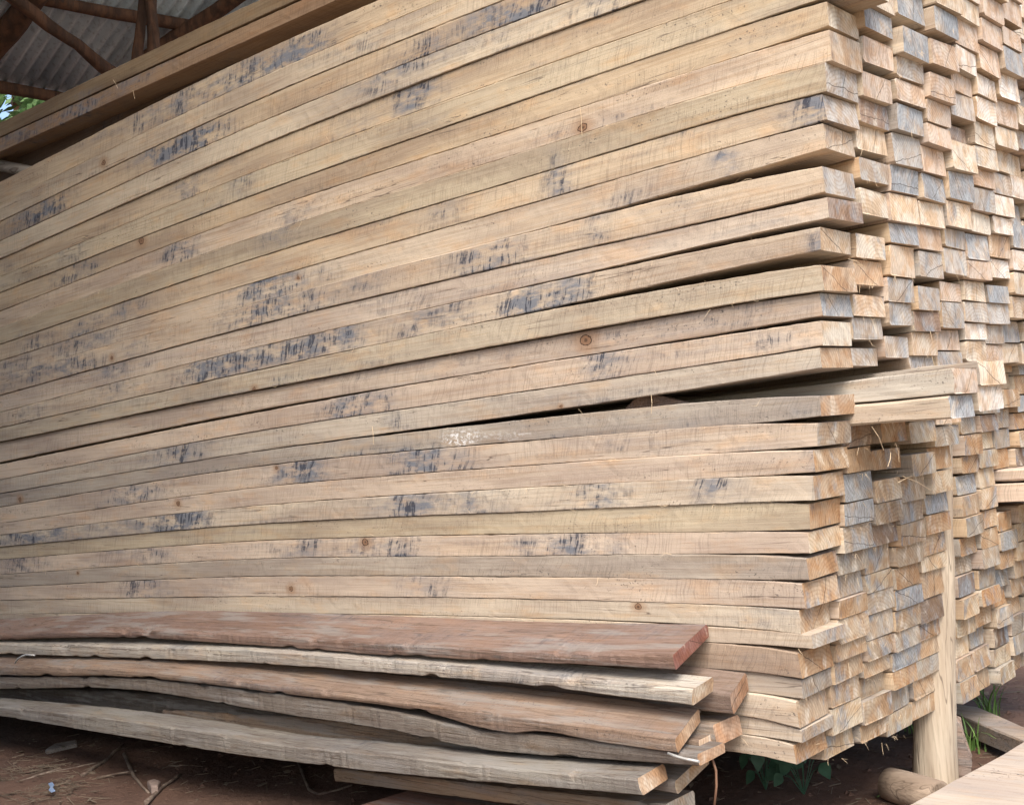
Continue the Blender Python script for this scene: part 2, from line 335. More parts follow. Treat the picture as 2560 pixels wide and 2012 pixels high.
def stain_pts(): 
    out = []
    for (x, y, rx, a) in STP:
        p = bp(x*FACT, y*FACT, 1, 0); q = bp((x+rx)*FACT, y*FACT, 1, 0); out.append((p.x, p.z, max(.014, abs(q.x-p.x)*1.05), a))
    return out
STW = stain_pts(); KNW = [(bp(x*FACT, y*FACT, 1, 0), r) for x, y, r in KNP]

# ------------------------------------------------------------------ front column
ORD = ['lowest','second','third','fourth','fifth','sixth','seventh','eighth','ninth','tenth','eleventh','twelfth','thirteenth','fourteenth','fifteenth','sixteenth','seventeenth','eighteenth','nineteenth','twentieth']
ORT = ['first']+ORD[1:]
ORU = ['topmost']+ORD[1:]
# side tint of every front beam (linear), and words for it
TINT = {'warm': (.56,.43,.29), 'tan': (.54,.44,.325), 'pale': (.60,.52,.405), 'pink': (.58,.475,.38), 'olive': (.49,.42,.305), 'brown': (.36,.275,.205), 'grey': (.40,.355,.30), 'ash': (.48,.435,.365)}
FT = ['warm','pale','warm','pale','warm','olive','warm','pink','olive','tan','pink','tan','pink','tan','olive','pink','pink','ash','grey','pink','pink','pale','olive','pink','grey','pink','pale','pale','brown','grey','pale','ash','pale']
FD = {0:'orange-tan plank with black saw dashes',18:'grey-brown plank with crusty edge',22:'plank with dull olive band',24:'dull grey plank',
      15:'pale plank with a large brown knot',10:'tan plank with a round knot',28:'dark brown weathered plank'}
TW = {'warm':'orange-tan','tan':'tan','pale':'pale cream','pink':'pinkish tan','olive':'olive tan','brown':'dark brown','grey':'dull grey','ash':'ash-coloured'}
EC = {6:'c',7:'t',8:'g',9:'g',10:'t',11:'g',12:'d',13:'c',14:'o',15:'b',16:'c',17:'o',18:'p',19:'g',20:'o',21:'t',22:'o',23:'c',24:'o',25:'t',26:'t',27:'g',28:'o',29:'g',30:'t',31:'g',32:'o'}
XL = -4.25
for i in range(33):
    xt, zt = table(SEAM[i], 1); xb, zb = table(SEAM[i+1], 0)
    if i in ENDS:
        ex, et, eb = ENDS[i]; pt = bp(ex, et, 1, 0); pb = bp(ex, eb, 1, 0); xe = (pt.x+pb.x)/2
        xt, zt = xt+[xe+.001], zt+[pt.z]; xb, zb = xb+[xe+.001], zb+[pb.z]
    else: xe = .13+R.uniform(-.02, .02)
    g = R.uniform(.0006, .0016)
    f_t = (lambda X, Z, g: lambda x: smooth_table(X, Z, x)-g)(xt, zt, g); f_b = (lambda X, Z, g: lambda x: smooth_table(X, Z, x)+g*.6)(xb, zb, g)
    y0 = R.uniform(-.004, .004)
    if i in (11, 13, 14): y0 = -.006
    if i == 18: y0 = .004
    st = [(sx, sz, rx, .045, a*1.15) for (sx, sz, rx, a) in STW if f_b(sx) <= sz <= f_t(sx)]
    if i == 18: st.append((-1.0, f_b(-1.0), .42, .012, 1.5)); st.append((bp(1150, 1100, 1, 0).x, f_b(-.72)+.012, .05, .016, -3.2)); st.append((bp(1280, 1090, 1, 0).x, f_b(-.6)+.008, .08, .012, -2.)) 
    me, org = beam_mesh(XL+R.uniform(-.1, .1), xe, y0, y0+.128, f_t, f_b, .016, (R.uniform(-.06, .03), R.uniform(-.12, .12)), st)
    o = link('sawn_plank', me, (M_SIDE, M_END)); o.location = org
    c = shade(soft(TINT[FT[i]], .45 if i not in (18, 22, 24, 28) else .1, (.58, .48, .345) if i < 11 else (.575, .49, .39)), .05); o.color = (*c, 1)  # upper rows drawn toward a warmer tint, warm light put into the colour
    end_props(o, EC.get(i, 'c'))
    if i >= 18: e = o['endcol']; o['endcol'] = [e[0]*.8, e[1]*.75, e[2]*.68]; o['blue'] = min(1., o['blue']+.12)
    if R.random() < .38 and i > 2: kx = R.uniform(-2.6, -.2); o['knot'] = [kx-org.x, R.uniform(.004, .009), f_b(kx)+(f_t(kx)-f_b(kx))*R.uniform(.1, .9)-org.z]
    for p, r in KNW:
        if f_b(p.x) < p.z < f_t(p.x): o['knot'] = [p.x-org.x, r*1.35, p.z-org.z]
    where = ('%s up from' % ORT[17-i]) if i <= 17 else ('%s down from' % ORT[i-18])
    tag(o, '%s, %s the long dark gap, front face' % (FD.get(i, TW[FT[i]]+' sawn plank'), where), 'plank', 'planks in the front face of the stack')

# upper three set-back beams at the top of the stack
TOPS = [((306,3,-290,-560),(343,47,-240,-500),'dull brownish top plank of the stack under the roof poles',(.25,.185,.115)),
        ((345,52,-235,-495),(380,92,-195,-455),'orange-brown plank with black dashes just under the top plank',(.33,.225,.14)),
        ((386,102,-178,-420),(456,136,-146,-385),'dark brown plank, third from the top of the stack',(.17,.12,.085))]
for k, (t, b, lab, tn) in enumerate(TOPS):
    yp = .02 if k < 2 else .11
    P = [bp(XS[i], t[i], 1, yp) for i in range(4)]; Q = [bp(XS[i], b[i], 1, yp) for i in range(4)]
    ft = (lambda P: lambda x: smooth_table([p.x for p in P], [p.z for p in P], x)-.001)(P); fb = (lambda P: lambda x: smooth_table([p.x for p in P], [p.z for p in P], x))(Q)
    st = [(sx, sz, rx, .045, a*1.15) for (sx, sz, rx, a) in STW if fb(sx) <= sz <= ft(sx)]
    if k == 1: st += [(-2.9, fb(-2.9)+.03, .3, .03, .9), (-2.3, fb(-2.3)+.03, .3, .03, .9)]
    me, org = beam_mesh(XL, .14+.03*k, yp, yp+.124, ft, fb, .02, (0, .05), st)
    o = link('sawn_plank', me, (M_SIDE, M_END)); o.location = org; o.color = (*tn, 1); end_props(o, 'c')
    tag(o, lab, 'plank', 'planks at the top of the stack')

# ------------------------------------------------------------------ the columns behind: (x of the end's left edge, top, bottom, tone)
COL = {
 1: [(2168,-66,8,'c'),(2162,12,69,'b'),(2159,89,156,'p'),(2155,177,240,'p'),(2150,249,307,'d'),(2142,312,375,'c'),(2149,391,449,'g'),(2152,468,535,'c'),(2141,582,645,'c'),(2137,655,711,'o'),(2135,735,791,'t'),(2133,795,848,'g'),(2125,869,916,'g')],
 2: [(2250,-120,-46,'g'),(2243,-42,36,'b'),(2257,62,131,'b'),(2240,139,191,'g'),(2242,197,252,'p'),(2241,262,325,'b'),(2232,337,409,'g'),(2227,418,478,'b'),(2229,482,553,'c'),(2224,557,607,'b'),(2223,621,690,'t'),(2221,697,754,'g'),(2225,757,813,'g'),(2213,839,894,'g')],
 3: [(2340,-60,8,'c'),(2337,15,75,'b'),(2331,92,159,'p'),(2324,178,242,'p'),(2315,251,303,'p'),(2320,306,358,'p'),(2307,367,429,'p'),(2311,439,497,'b'),(2300,500,562,'c'),(2296,565,622,'p'),(2298,634,692,'g'),(2294,714,775,'g'),(2287,777,829,'d'),(2281,832,890,'t'),(2278,893,945,'g'),(2276,948,998,'c'),(2275,1001,1051,'t')],
 4: [(2398,-80,-19,'p'),(2396,-15,38,'c'),(2385,42,108,'p'),(2391,112,169,'w'),(2378,178,223,'p'),(2377,230,288,'g'),(2360,306,346,'d'),(2383,349,424,'c'),(2373,433,498,'b'),(2368,504,566,'c'),(2360,572,617,'g'),(2360,626,684,'g'),(2350,702,752,'p'),(2354,757,821,'g'),(2340,830,877,'p'),(2343,880,930,'g'),(2340,933,990,'t'),(2338,993,1062,'t')],  # the dark end's tone stands for the shade in a recess
 5: [(2462,-85,-24,'c'),(2458,-20,36,'p'),(2454,45,102,'p'),(2450,114,175,'p'),(2445,185,236,'w'),(2443,243,298,'w'),(2437,304,360,'c'),(2440,364,416,'c'),(2430,420,463,'p'),(2430,472,525,'g'),(2425,528,579,'c'),(2420,590,648,'b'),(2422,650,698,'p'),(2414,702,751,'c'),(2415,753,805,'g'),(2412,808,850,'w'),(2414,858,904,'c')],
 6: [(2510,-80,-20,'p'),(2505,-15,43,'p'),(2508,58,108,'p'),(2512,112,174,'b'),(2500,183,242,'w'),(2490,251,309,'p'),(2492,317,364,'c'),(2479,369,424,'c'),(2479,435,482,'g'),(2485,489,536,'w'),(2485,543,582,'w'),(2472,587,643,'t'),(2470,648,694,'w'),(2471,710,756,'b'),(2470,760,810,'g'),(2462,812,860,'g'),(2461,864,902,'p')]}
LOW = {
 1: [(2104,1067,1121,'d'),(2118,1125,1185,'o'),(2111,1188,1258,'b'),(2112,1263,1317,'b'),(2111,1319,1385,'g'),(2093,1389,1441,'g'),(2083,1445,1502,'g'),(2097,1504,1550,'o'),(2099,1554,1610,'t'),(2093,1613,1655,'t'),(2087,1658,1709,'t'),(2075,1712,1772,'t'),(2077,1775,1838,'c'),(2059,1842,1896,'c')],  # topmost end: shadow put into its dark tone
 2: [(2202,1058,1110,'o'),(2182,1125,1178,'o'),(2191,1201,1259,'c'),(2189,1262,1315,'t'),(2175,1317,1370,'d'),(2160,1375,1437,'t'),(2165,1441,1486,'c'),(2164,1488,1540,'g'),(2161,1547,1604,'g'),(2168,1608,1655,'t'),(2160,1658,1698,'t'),(2145,1701,1750,'t'),(2160,1753,1811,'t'),(2150,1814,1857,'o')],
 3: [(2275,1055,1111,'c'),(2280,1137,1193,'c'),(2255,1205,1258,'t'),(2250,1262,1312,'g'),(2254,1314,1367,'t'),(2243,1370,1420,'t'),(2242,1425,1476,'o'),(2241,1479,1526,'b'),(2241,1530,1580,'t'),(2241,1583,1630,'g'),(2231,1633,1678,'b'),(2236,1682,1726,'o'),(2215,1730,1784,'g'),(2214,1787,1839,'c')],
 4: [(2336,1067,1119,'g'),(2322,1123,1178,'o'),(2330,1184,1237,'c'),(2315,1241,1289,'b'),(2315,1292,1338,'o'),(2309,1342,1392,'t'),(2303,1395,1433,'c'),(2300,1436,1500,'t'),(2300,1507,1561,'d'),(2293,1565,1606,'o'),(2289,1609,1652,'t'),(2290,1655,1699,'g'),(2285,1703,1749,'t'),(2278,1752,1798,'t')]}
CN = {1: 'second', 2: 'third', 3: 'fourth', 4: 'fifth', 5: 'sixth', 6: 'seventh', 7: 'eighth', 8: 'ninth', 9: 'tenth'}
NB = 0
def end_beam(Y, wd, xe, zt, zb, tone, label, group, back=XL, long=False, side=None):
    global NB; NB += 1
    y0 = Y+R.uniform(-.003, .003)
    ft = lambda x: lay(x, zt)-.0006; fb = lambda x: lay(x, zb)+.0006
    j = R.uniform(-.02, .02)
    me, org = beam_mesh(back, xe, y0, y0+wd-R.uniform(.004, .009), ft, fb, .05 if long else .12, (R.uniform(-.05, .04), R.uniform(-.06, .05)), (),
                        rough=.0012, ch=R.choice((.0015, .002, .004)), endround=R.choice((0, 0, .001, .002)))
    o = link('sawn_plank', me, (M_SIDE, M_END)); o.location = org
    c = shade(TINT[side or R.choice(('tan', 'pale', 'pink', 'tan', 'ash', 'warm'))], .08); o.color = (*c, 1); end_props(o, tone)
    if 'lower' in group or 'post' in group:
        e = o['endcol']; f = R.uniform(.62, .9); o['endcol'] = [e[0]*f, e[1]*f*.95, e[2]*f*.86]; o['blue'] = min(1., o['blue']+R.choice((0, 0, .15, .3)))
    if R.random() < .4: o['blue'] = min(1., o['blue']+R.uniform(0, .2))
    tag(o, label, 'plank', group)
    return o
W = .13
ends7 = None
for T in (COL, LOW):
    for c in T:
        rr = T[c]
        for k in range(1, len(rr)):
            x, t, b, q = rr[k]
            if 0 < t-rr[k-1][2] < 15: rr[k] = (x, rr[k-1][2]+1+(t-rr[k-1][2])*.18, b, q)
for c, rows in COL.items():
    n = len(rows); pts = []
    for k, (x, t, b, tone) in enumerate(rows):
        pt = bp(x, t, 1, W*c); pb = bp(x, b, 1, W*c); pts.append(((pt.x+pb.x)/2, pt.z, pb.z, tone))
        up = n-1-k
        end_beam(W*c, W, pts[-1][0], pt.z, pb.z, tone, '%s plank end, %s column from the corner, %s up in the upper stack' % (ENDW[tone], CN[c], ORD[up]), 'plank ends of the upper stack')
    if c == 6: ends7 = pts
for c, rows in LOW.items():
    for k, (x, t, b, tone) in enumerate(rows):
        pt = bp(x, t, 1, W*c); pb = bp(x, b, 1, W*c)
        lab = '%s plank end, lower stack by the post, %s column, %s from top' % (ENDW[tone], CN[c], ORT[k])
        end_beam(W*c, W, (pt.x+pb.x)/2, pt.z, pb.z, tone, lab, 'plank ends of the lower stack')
# columns at the right edge of the picture
for c in (7, 8, 9):
    z = ends7[-1][2]+R.uniform(-.015, .01); k = 0; rows = []
    top = {7: .93, 8: .98, 9: 1.0}[c]
    while z < top:
        h = R.uniform(.046, .058); xx = .012+.13*max(0, z-.1)+R.uniform(-.018, .018)
        rows.append((xx, z+h, z)); z += h+R.choice((.001, .002, .004, .01))
    for k, (xx, a, b) in enumerate(rows):
        tone = R.choice('wwcpcgbtw')
        end_beam(W*c, W, xx, a, b, tone, '%s plank end near the right edge, %s column from the corner, %s up' % (ENDW[tone], CN[c], ORD[min(k, 19)]), 'plank ends at the right edge of the picture')

# the long beams that stick out between the two stacks
def long_beam(Y, wd, x, t, b, tone, label, side, x_end=None):
    pt = bp(x, t, 1, Y); pb = bp(x, b, 1, Y)
    return end_beam(Y, wd, x_end if x_end is not None else (pt.x+pb.x)/2, pt.z, pb.z, tone, label, 'long planks sticking out between the stacks', back=XL+.2, long=True, side=side)
long_beam(.13, .125, 2384, 922, 985, 'p', 'upper of two long planks sticking out just above the round post', 'ash')
long_beam(.13, .125, 2378, 988, 1045, 'b', 'lower of two long planks above the round post, with a bluish end', 'pale')
long_beam(.262, .125, 2449, 903, 963, 'c', 'long plank with whitish end sticking out behind the pair above the round post', 'grey')
long_beam(.262, .125, 2445, 966, 1026, 'w', 'whitish-ended long plank directly under the rearmost long plank', 'pale')

# the stack behind the post
YB, WB = .745, .113; B_lo = bp(2396, 1758, 1, YB); B_hi = bp(2405, 1117, 1, YB); ZB = B_lo.z
BT = ['t','c','d','b','o','g','t','c','o','b','g','t','c','g','t','o']
YJ = YB+2*WB+.03; GH = bp(2530, 1171, 1, YJ).z; GL = bp(2530, 1259, 1, YJ).z
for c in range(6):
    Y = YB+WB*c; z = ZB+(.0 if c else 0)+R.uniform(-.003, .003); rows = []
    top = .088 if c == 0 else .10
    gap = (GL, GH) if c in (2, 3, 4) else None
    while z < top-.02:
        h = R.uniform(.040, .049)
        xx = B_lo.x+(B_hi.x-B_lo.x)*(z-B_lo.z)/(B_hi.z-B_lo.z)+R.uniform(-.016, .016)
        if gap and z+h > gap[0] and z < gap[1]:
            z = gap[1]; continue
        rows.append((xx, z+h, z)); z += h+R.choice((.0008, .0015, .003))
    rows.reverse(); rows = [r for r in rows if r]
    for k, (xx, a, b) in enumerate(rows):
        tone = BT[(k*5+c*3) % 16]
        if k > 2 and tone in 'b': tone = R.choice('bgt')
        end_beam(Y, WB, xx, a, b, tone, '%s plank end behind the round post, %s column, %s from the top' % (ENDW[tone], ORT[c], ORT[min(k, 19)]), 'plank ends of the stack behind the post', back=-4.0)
for (t, b, nm) in ((1172, 1204, 'upper'), (1208, 1257, 'lower')):
    end_beam(YJ, .24, .42, bp(2530, t, 1, YJ).z, bp(2530, b-1, 1, YJ).z, 'c', '%s of two planks sticking out past the right edge of the picture' % nm, 'two planks sticking out at the right edge', back=-4.0, long=True, side='pink')

# ------------------------------------------------------------------ rough boards piled against the foot of the stack
def polyz(pts, Y): 
    P = [bp(x, y, 1, Y) for x, y in pts]; return [p.x for p in P], [p.z for p in P]
def board(name, Yf, top, bot, back, xr, tint, tone, label, wav=.002, skew=(-.35, .1), slope=0., cat='rough board', step=.011, x_l=-3.9, wn=0., group='rough boards leaning in a pile at the foot of the stack', stains=(), mat=None):
    """board whose front edge is read on the plane y = Yf; top/bot: outline of that edge in the photo; back: its width"""
    X, Z = polyz(top, Yf); X2, Z2 = polyz(bot, Yf)
    xe = bp(xr, top[-1][1], 1, Yf).x; n = int((xe-x_l)/step); V, F, mi, at = [], [], [], []
    sd = R.random()*50; org = Vector((xe, Yf, smooth_table(X, Z, xe)))
    for i in range(-1, n+1):
        x = xe-max(0, i)*(xe-x_l)/n - (.006 if i == 0 else 0)
        zt, zb = smooth_table(X, Z, x), smooth_table(X2, Z2, x); zb = min(zb, zt-.012)
        wv = wn*mnoise.noise((x*2.2, sd, 0))+wav*mnoise.noise((x*11, sd, 0))+wav*.5*mnoise.noise((x*40, sd, 0))+.0016*mnoise.noise((x*95, sd, 4))
        bw = back+wn*mnoise.noise((x*1.7, sd+9, 0)); h = zt-zb
        ring = [(0+.002, zb+.002), (0, zb+h*.4), (0, zt-.004), (.003, zt), (bw*.33, zt+slope*bw*.33), (bw*.66, zt+slope*bw*.66), (bw-.004, zt+slope*bw), (bw, zt+slope*bw-.006), (bw-.002, zb+slope*bw+.003), (.005, zb)]
        nick = -.006*max(0, mnoise.noise((x*17, sd, 8))-.28)*2.5; nick2 = .007*max(0, mnoise.noise((x*14, sd+4, 8))-.3)*2.5
        for j, (y, z) in enumerate(ring):
            if j in (2, 3): z += nick; y -= nick*.6
            if j in (0, 9): z += nick2
            jx = (skew[0]*y+skew[1]*(z-zb))*max(0, 1-max(0, i)*step/.35)
            if i <= 0: jx += .002*mnoise.noise((y*40, z*60, sd))
            V.append((x+jx-org.x, Yf+wv*(1 if j < 4 or j == 9 else .3)+y-org.y, z-org.z+wav*.6*mnoise.noise((x*16, y*20, sd+3))))
            at.append(sum(a*math.exp(-((x-sx)/rx)**2-((y-sy)/ry)**2) for sx, sy, rx, ry, a in stains))
    m = 10; N = n+2
    for i in range(N-1):
        for j in range(m):
            a, b = i*m+j, i*m+(j+1) % m; F.append((a, b, b+m, a+m)); mi.append(0)
    F.append(tuple(reversed(range(m)))); mi.append(1); F.append(tuple(range((N-1)*m, N*m))); mi.append(1)
    me = bpy.data.meshes.new(name); me.from_pydata(V, [], F); me.polygons.foreach_set('material_index', mi)
    A = me.attributes.new('stain', 'FLOAT', 'POINT'); A.data.foreach_set('value', at)
    bm = bmesh.new(); bm.from_mesh(me); bmesh.ops.recalc_face_normals(bm, faces=bm.faces); bm.to_mesh(me); bm.free()
    o = link(name, me, (mat or M_ROUGH, M_END)); o.location = org; o.color = (*tint, 1); end_props(o, 'c')
    if isinstance(tone, tuple): o['endcol'] = list(tone); o['blue'] = 0.0
    else: end_props(o, tone)
    tag(o, label, cat, group); return o
board('rough_board', -.155, [(0,1585),(225,1577),(400,1577),(700,1591),(900,1603),(1100,1615),(1300,1625),(1683,1638)], [(0,1599),(290,1593),(700,1618),(1000,1641),(1300,1655),(1540,1666),(1693,1676)], .142, 1683,
      (.285,.20,.16), (.25,.125,.105), 'wide reddish-brown board with a deep red end, topmost of the rough pile', skew=(-.06,-.1), wn=.004, slope=.24, stains=((-.6,.06,.12,.04,.6),(-.35,.1,.1,.03,.5),(-.9,.05,.1,.04,.4)))
board('rough_board', -.16, [(0,1608),(650,1625),(856,1640),(1100,1661),(1300,1680),(1500,1700),(1728,1722)], [(0,1634),(650,1659),(972,1683),(1300,1711),(1525,1738),(1745,1765)], .06, 1728,
      (.56,.52,.45), (.52,.44,.34), 'narrow whitish board with a frayed end, just under the reddish board', wav=.002, skew=(.1,.1), slope=.2)
board('rough_board', -.20, [(0,1664),(322,1674),(650,1708),(972,1748),(1350,1797),(1690,1845)], [(0,1687),(129,1690),(240,1689),(420,1700),(700,1734),(1069,1783),(1197,1819),(1278,1832),(1350,1829),(1525,1860),(1692,1882)], .10, 1690,
      (.33,.245,.185), (.52,.38,.26), 'brown board with a wavy lower edge and a square tan end', wav=.0015, skew=(-.1,-.05), slope=.3)
board('rough_board', -.115, [(0,1668),(700,1700),(1300,1752),(1710,1803)], [(0,1690),(700,1740),(1300,1785),(1712,1830)], .09, 1712,
      (.38,.36,.335), 'd', 'pale grey board speckled with dark flecks, between the whitish and the brown board', wav=.003, skew=(-.1,0), slope=.35, stains=((-.3,.03,.2,.05,.7),(-.55,.06,.25,.05,.8)))
board('rough_board', -.19, [(0,1692),(322,1695),(700,1736),(972,1776),(1197,1822),(1400,1842),(1745,1885)], [(0,1722),(322,1724),(700,1784),(972,1825),(1197,1872),(1450,1895),(1750,1915)], .09, 1746,
      (.235,.205,.175), (.50,.36,.25), 'grey-brown board directly under the wavy brown board', wav=.0015, skew=(0,-.1))
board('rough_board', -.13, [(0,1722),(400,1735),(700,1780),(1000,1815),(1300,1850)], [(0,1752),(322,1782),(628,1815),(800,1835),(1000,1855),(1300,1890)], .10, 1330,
      (.15,.14,.125), 'd', 'dark grey board in the gap above the lowest weathered board', wav=.004)
board('rough_board', -.24, [(0,1765),(187,1784),(450,1819),(700,1860),(940,1884),(1300,1922),(1603,1945)], [(0,1790),(258,1833),(450,1864),(700,1901),(875,1922),(1133,1948),(1300,1963),(1600,1987)], .085, 1603,
      (.30,.28,.245), (.46,.34,.24), 'lowest grey weathered square timber at the front of the pile', wav=.0022, skew=(0,-.25), wn=.003, slope=.05)
board('rough_board', -.15, [(900,1870),(1300,1900),(1520,1922),(1685,1952)], [(900,1900),(1300,1935),(1520,1955),(1690,1985)], .12, 1688,
      (.34,.30,.25), (.52,.41,.29), 'short grey board behind the end of the lowest weathered timber', skew=(0,-.1), x_l=-1.8, slope=.2)
board('rough_board', -.12, [(1200,1960),(1662,2010)], [(1200,2000),(1660,2060)], .10, 1662,
      (.42,.34,.25), 'c', 'tan timber at the very bottom of the pile with a pale splintered end', skew=(0,0), x_l=-1.3)
board('rough_board', -.085, [(900,1650),(1300,1672),(1560,1700),(1832,1737)], [(900,1690),(1300,1725),(1560,1755),(1826,1785)], .08, 1828,
      (.27,.205,.165), (.38,.27,.20), 'dark reddish board with slanted end under the wide reddish board', skew=(-.1,-.1), x_l=-3.2, slope=.3)
board('rough_board', -.10, [(1200,1765),(1560,1790),(1785,1812)], [(1200,1830),(1560,1850),(1795,1866)], .09, 1788,
      (.36,.28,.21), (.54,.38,.27), 'board with rounded orange-tan end, behind the square-ended brown board', skew=(0,-.15), x_l=-2.2)
board('rough_board', -.14, [(1200,1818),(1560,1838),(1752,1850)], [(1200,1880),(1560,1900),(1750,1910)], .07, 1750,
      (.35,.27,.20), (.56,.42,.30), 'short tan block end beneath the square-ended brown board', skew=(0,-.1), x_l=-2.0)

# thin bark-edged slab in the long dark gap
me = bpy.data.meshes.new('slab'); V = []; F = []; N = 24
for i in range(N+1):
    t = i/N; px = 1560+(1730-1560)*t; base = 1025-(px-1560)*.11; hh = 34*math.sin(math.pi*min(1, t*1.05)**.75)*(1-.35*t)
    a = bp(px, base+6, 1, .03); b = bp(px, base-hh, 1, .03)
    for y in (.03, .045): V += [(a.x, y, a.z), (b.x, y+.004*math.sin(i), b.z)]
for i in range(N):
    k = i*4
    F += [(k, k+4, k+5, k+1), (k+2, k+3, k+7, k+6), (k+1, k+5, k+7, k+3), (k, k+2, k+6, k+4)]
F += [(0, 1, 3, 2), (N*4, N*4+2, N*4+3, N*4+1)]
me.from_pydata(V, [], F)
o = link('bark_slab', me, (M_ROUGH,)); o.color = (.27, .20, .16, 1); tag(o, 'thin curved brown slab wedged in the long dark gap of the stack', 'offcut')

# ------------------------------------------------------------------ ground
GZ = -.84
def simple(name, c1, c2, sc=8., rough=.95, bump=.4, bd=.004, extra=None, coord='Object'):
    k = NT(name); tc = k.n('TexCoord'); p = tc.outputs[coord]
    a = k.noise(p, sc, 6., .65); b = k.noise(p, sc*14, 4., .7)
    v = k.mix(k.ramp(a, .35, .65), V4(c1), V4(c2)); v = k.mix(k.math('MULTIPLY', k.ramp(b, .5, .7), .5), v, k.mix(1., v, V4((.55, .52, .5)), 'MULTIPLY'))
    v = k.mix(k.math('MULTIPLY', k.ramp(b, .42, .25), .4), v, k.mix(1., v, V4((1.35, 1.32, 1.3)), 'MULTIPLY'))
    k.b.inputs['Roughness'].default_value = rough; k.col(v); k.bump(k.math('ADD', a, b), bump, bd); return k.m
M_SOIL = simple('soil', (.105, .062, .046), (.16, .10, .078), 3.5, bump=.9, bd=.012)
V, F = [], []
def axis_pts(lo, hi, c0, c1, fine, coarse):
    out = []; x = lo
    while x < hi:
        out.append(x); x += fine if c0 <= x < c1 else coarse
    out.append(hi); return out
gx = axis_pts(-60, 60, -3.2, 1.2, .035, 1.5); gy = axis_pts(-60, 60, -1.2, 2.0, .035, 1.5)
for x in gx:
    for y in gy:
        z = GZ+.02*mnoise.noise((x*1.3, y*1.3, 0))+.012*mnoise.noise((x*6, y*6, 2))+.005*mnoise.noise((x*19, y*19, 4))
        if abs(x) > 8 or abs(y) > 8: z += .1*mnoise.noise((x*.2, y*.2, 9))
        V.append((x, y, z))
ny = len(gy)
for i in range(len(gx)-1):
    for j in range(ny-1):
        a = i*ny+j; F.append((a, a+ny, a+ny+1, a+1))
k = NT('yard_earth'); tc = k.n('TexCoord'); P_ = tc.outputs['Object']; sp = k.n('SeparateXYZ'); k.setin(sp.inputs[0], P_)
a = k.noise(P_, 3.5, 6., .65); b = k.noise(P_, 45., 4., .7); e = k.math('ADD', k.math('SUBTRACT', sp.outputs[0], k.math('MULTIPLY', sp.outputs[1], .25)), k.math('MULTIPLY', k.noise(P_, 1.2, 4.), .8))
v = k.mix(k.ramp(a, .35, .65), V4((.10, .058, .042)), V4((.155, .095, .07))); v = k.mix(k.ramp(e, .9, 1.6), v, V4((.36, .28, .20)))  # paler sand tone beyond the stack, added to bounce light onto undersides
v = k.mix(k.math('MULTIPLY', k.ramp(b, .5, .7), .5), v, k.mix(1., v, V4((.55, .52, .5)), 'MULTIPLY')); v = k.mix(k.math('MULTIPLY', k.ramp(b, .42, .25), .4), v, k.mix(1., v, V4((1.4, 1.35, 1.3)), 'MULTIPLY'))
k.b.inputs['Roughness'].default_value = .95; k.col(v); k.bump(k.math('ADD', a, b), .9, .012); M_YARD = k.m
me = bpy.data.meshes.new('ground'); me.from_pydata(V, [], F)
for p in me.polygons: p.use_smooth = True
o = link('ground', me, (M_YARD,)); o['kind'] = 'structure'
def gz(x, y): return GZ+.02*mnoise.noise((x*1.3, y*1.3, 0))+.012*mnoise.noise((x*6, y*6, 2))+.005*mnoise.noise((x*19, y*19, 4))

def tube(pts, rad, seg=10, wob=0., seed=0., cap=True, V=None, F=None):
    """tapered round limb through pts"""
    own = V is None
    if own: V, F = [], []
    base = len(V); pts = [Vector(p) for p in pts]; n = len(pts)
    rr = rad if isinstance(rad, (list, tuple)) else [rad]*n
    up = None
    for i, p in enumerate(pts):
        t = (pts[min(i+1, n-1)]-pts[max(i-1, 0)]).normalized()
        if up is None: up = t.orthogonal().normalized()
        up = (up-t*up.dot(t)).normalized(); s = t.cross(up)
        for j in range(seg):
            a = 2*math.pi*j/seg; r = rr[i]*(1+wob*mnoise.noise((math.cos(a)*1.5+seed, math.sin(a)*1.5, i*.35+seed)))
            V.append(tuple(p+up*math.cos(a)*r+s*math.sin(a)*r))
    for i in range(n-1):
        for j in range(seg):
            a = base+i*seg+j; b = base+i*seg+(j+1) % seg; F.append((a, b, b+seg, a+seg))
    if cap: F.append(tuple(base+j for j in reversed(range(seg)))); F.append(tuple(base+(n-1)*seg+j for j in range(seg)))
    if own:
        me = bpy.data.meshes.new('tube'); me.from_pydata(V, [], F); return me
def smooth(me):
    for p in me.polygons: p.use_smooth = len(p.vertices) == 4
    return me
def path(a, b, n, wob, seed):
    a, b = Vector(a), Vector(b)
    return [a.lerp(b, i/n)+Vector((mnoise.noise((i*.5, seed, 0)), mnoise.noise((i*.5, seed, 5)), mnoise.noise((i*.5, seed, 9))))*wob for i in range(n+1)]
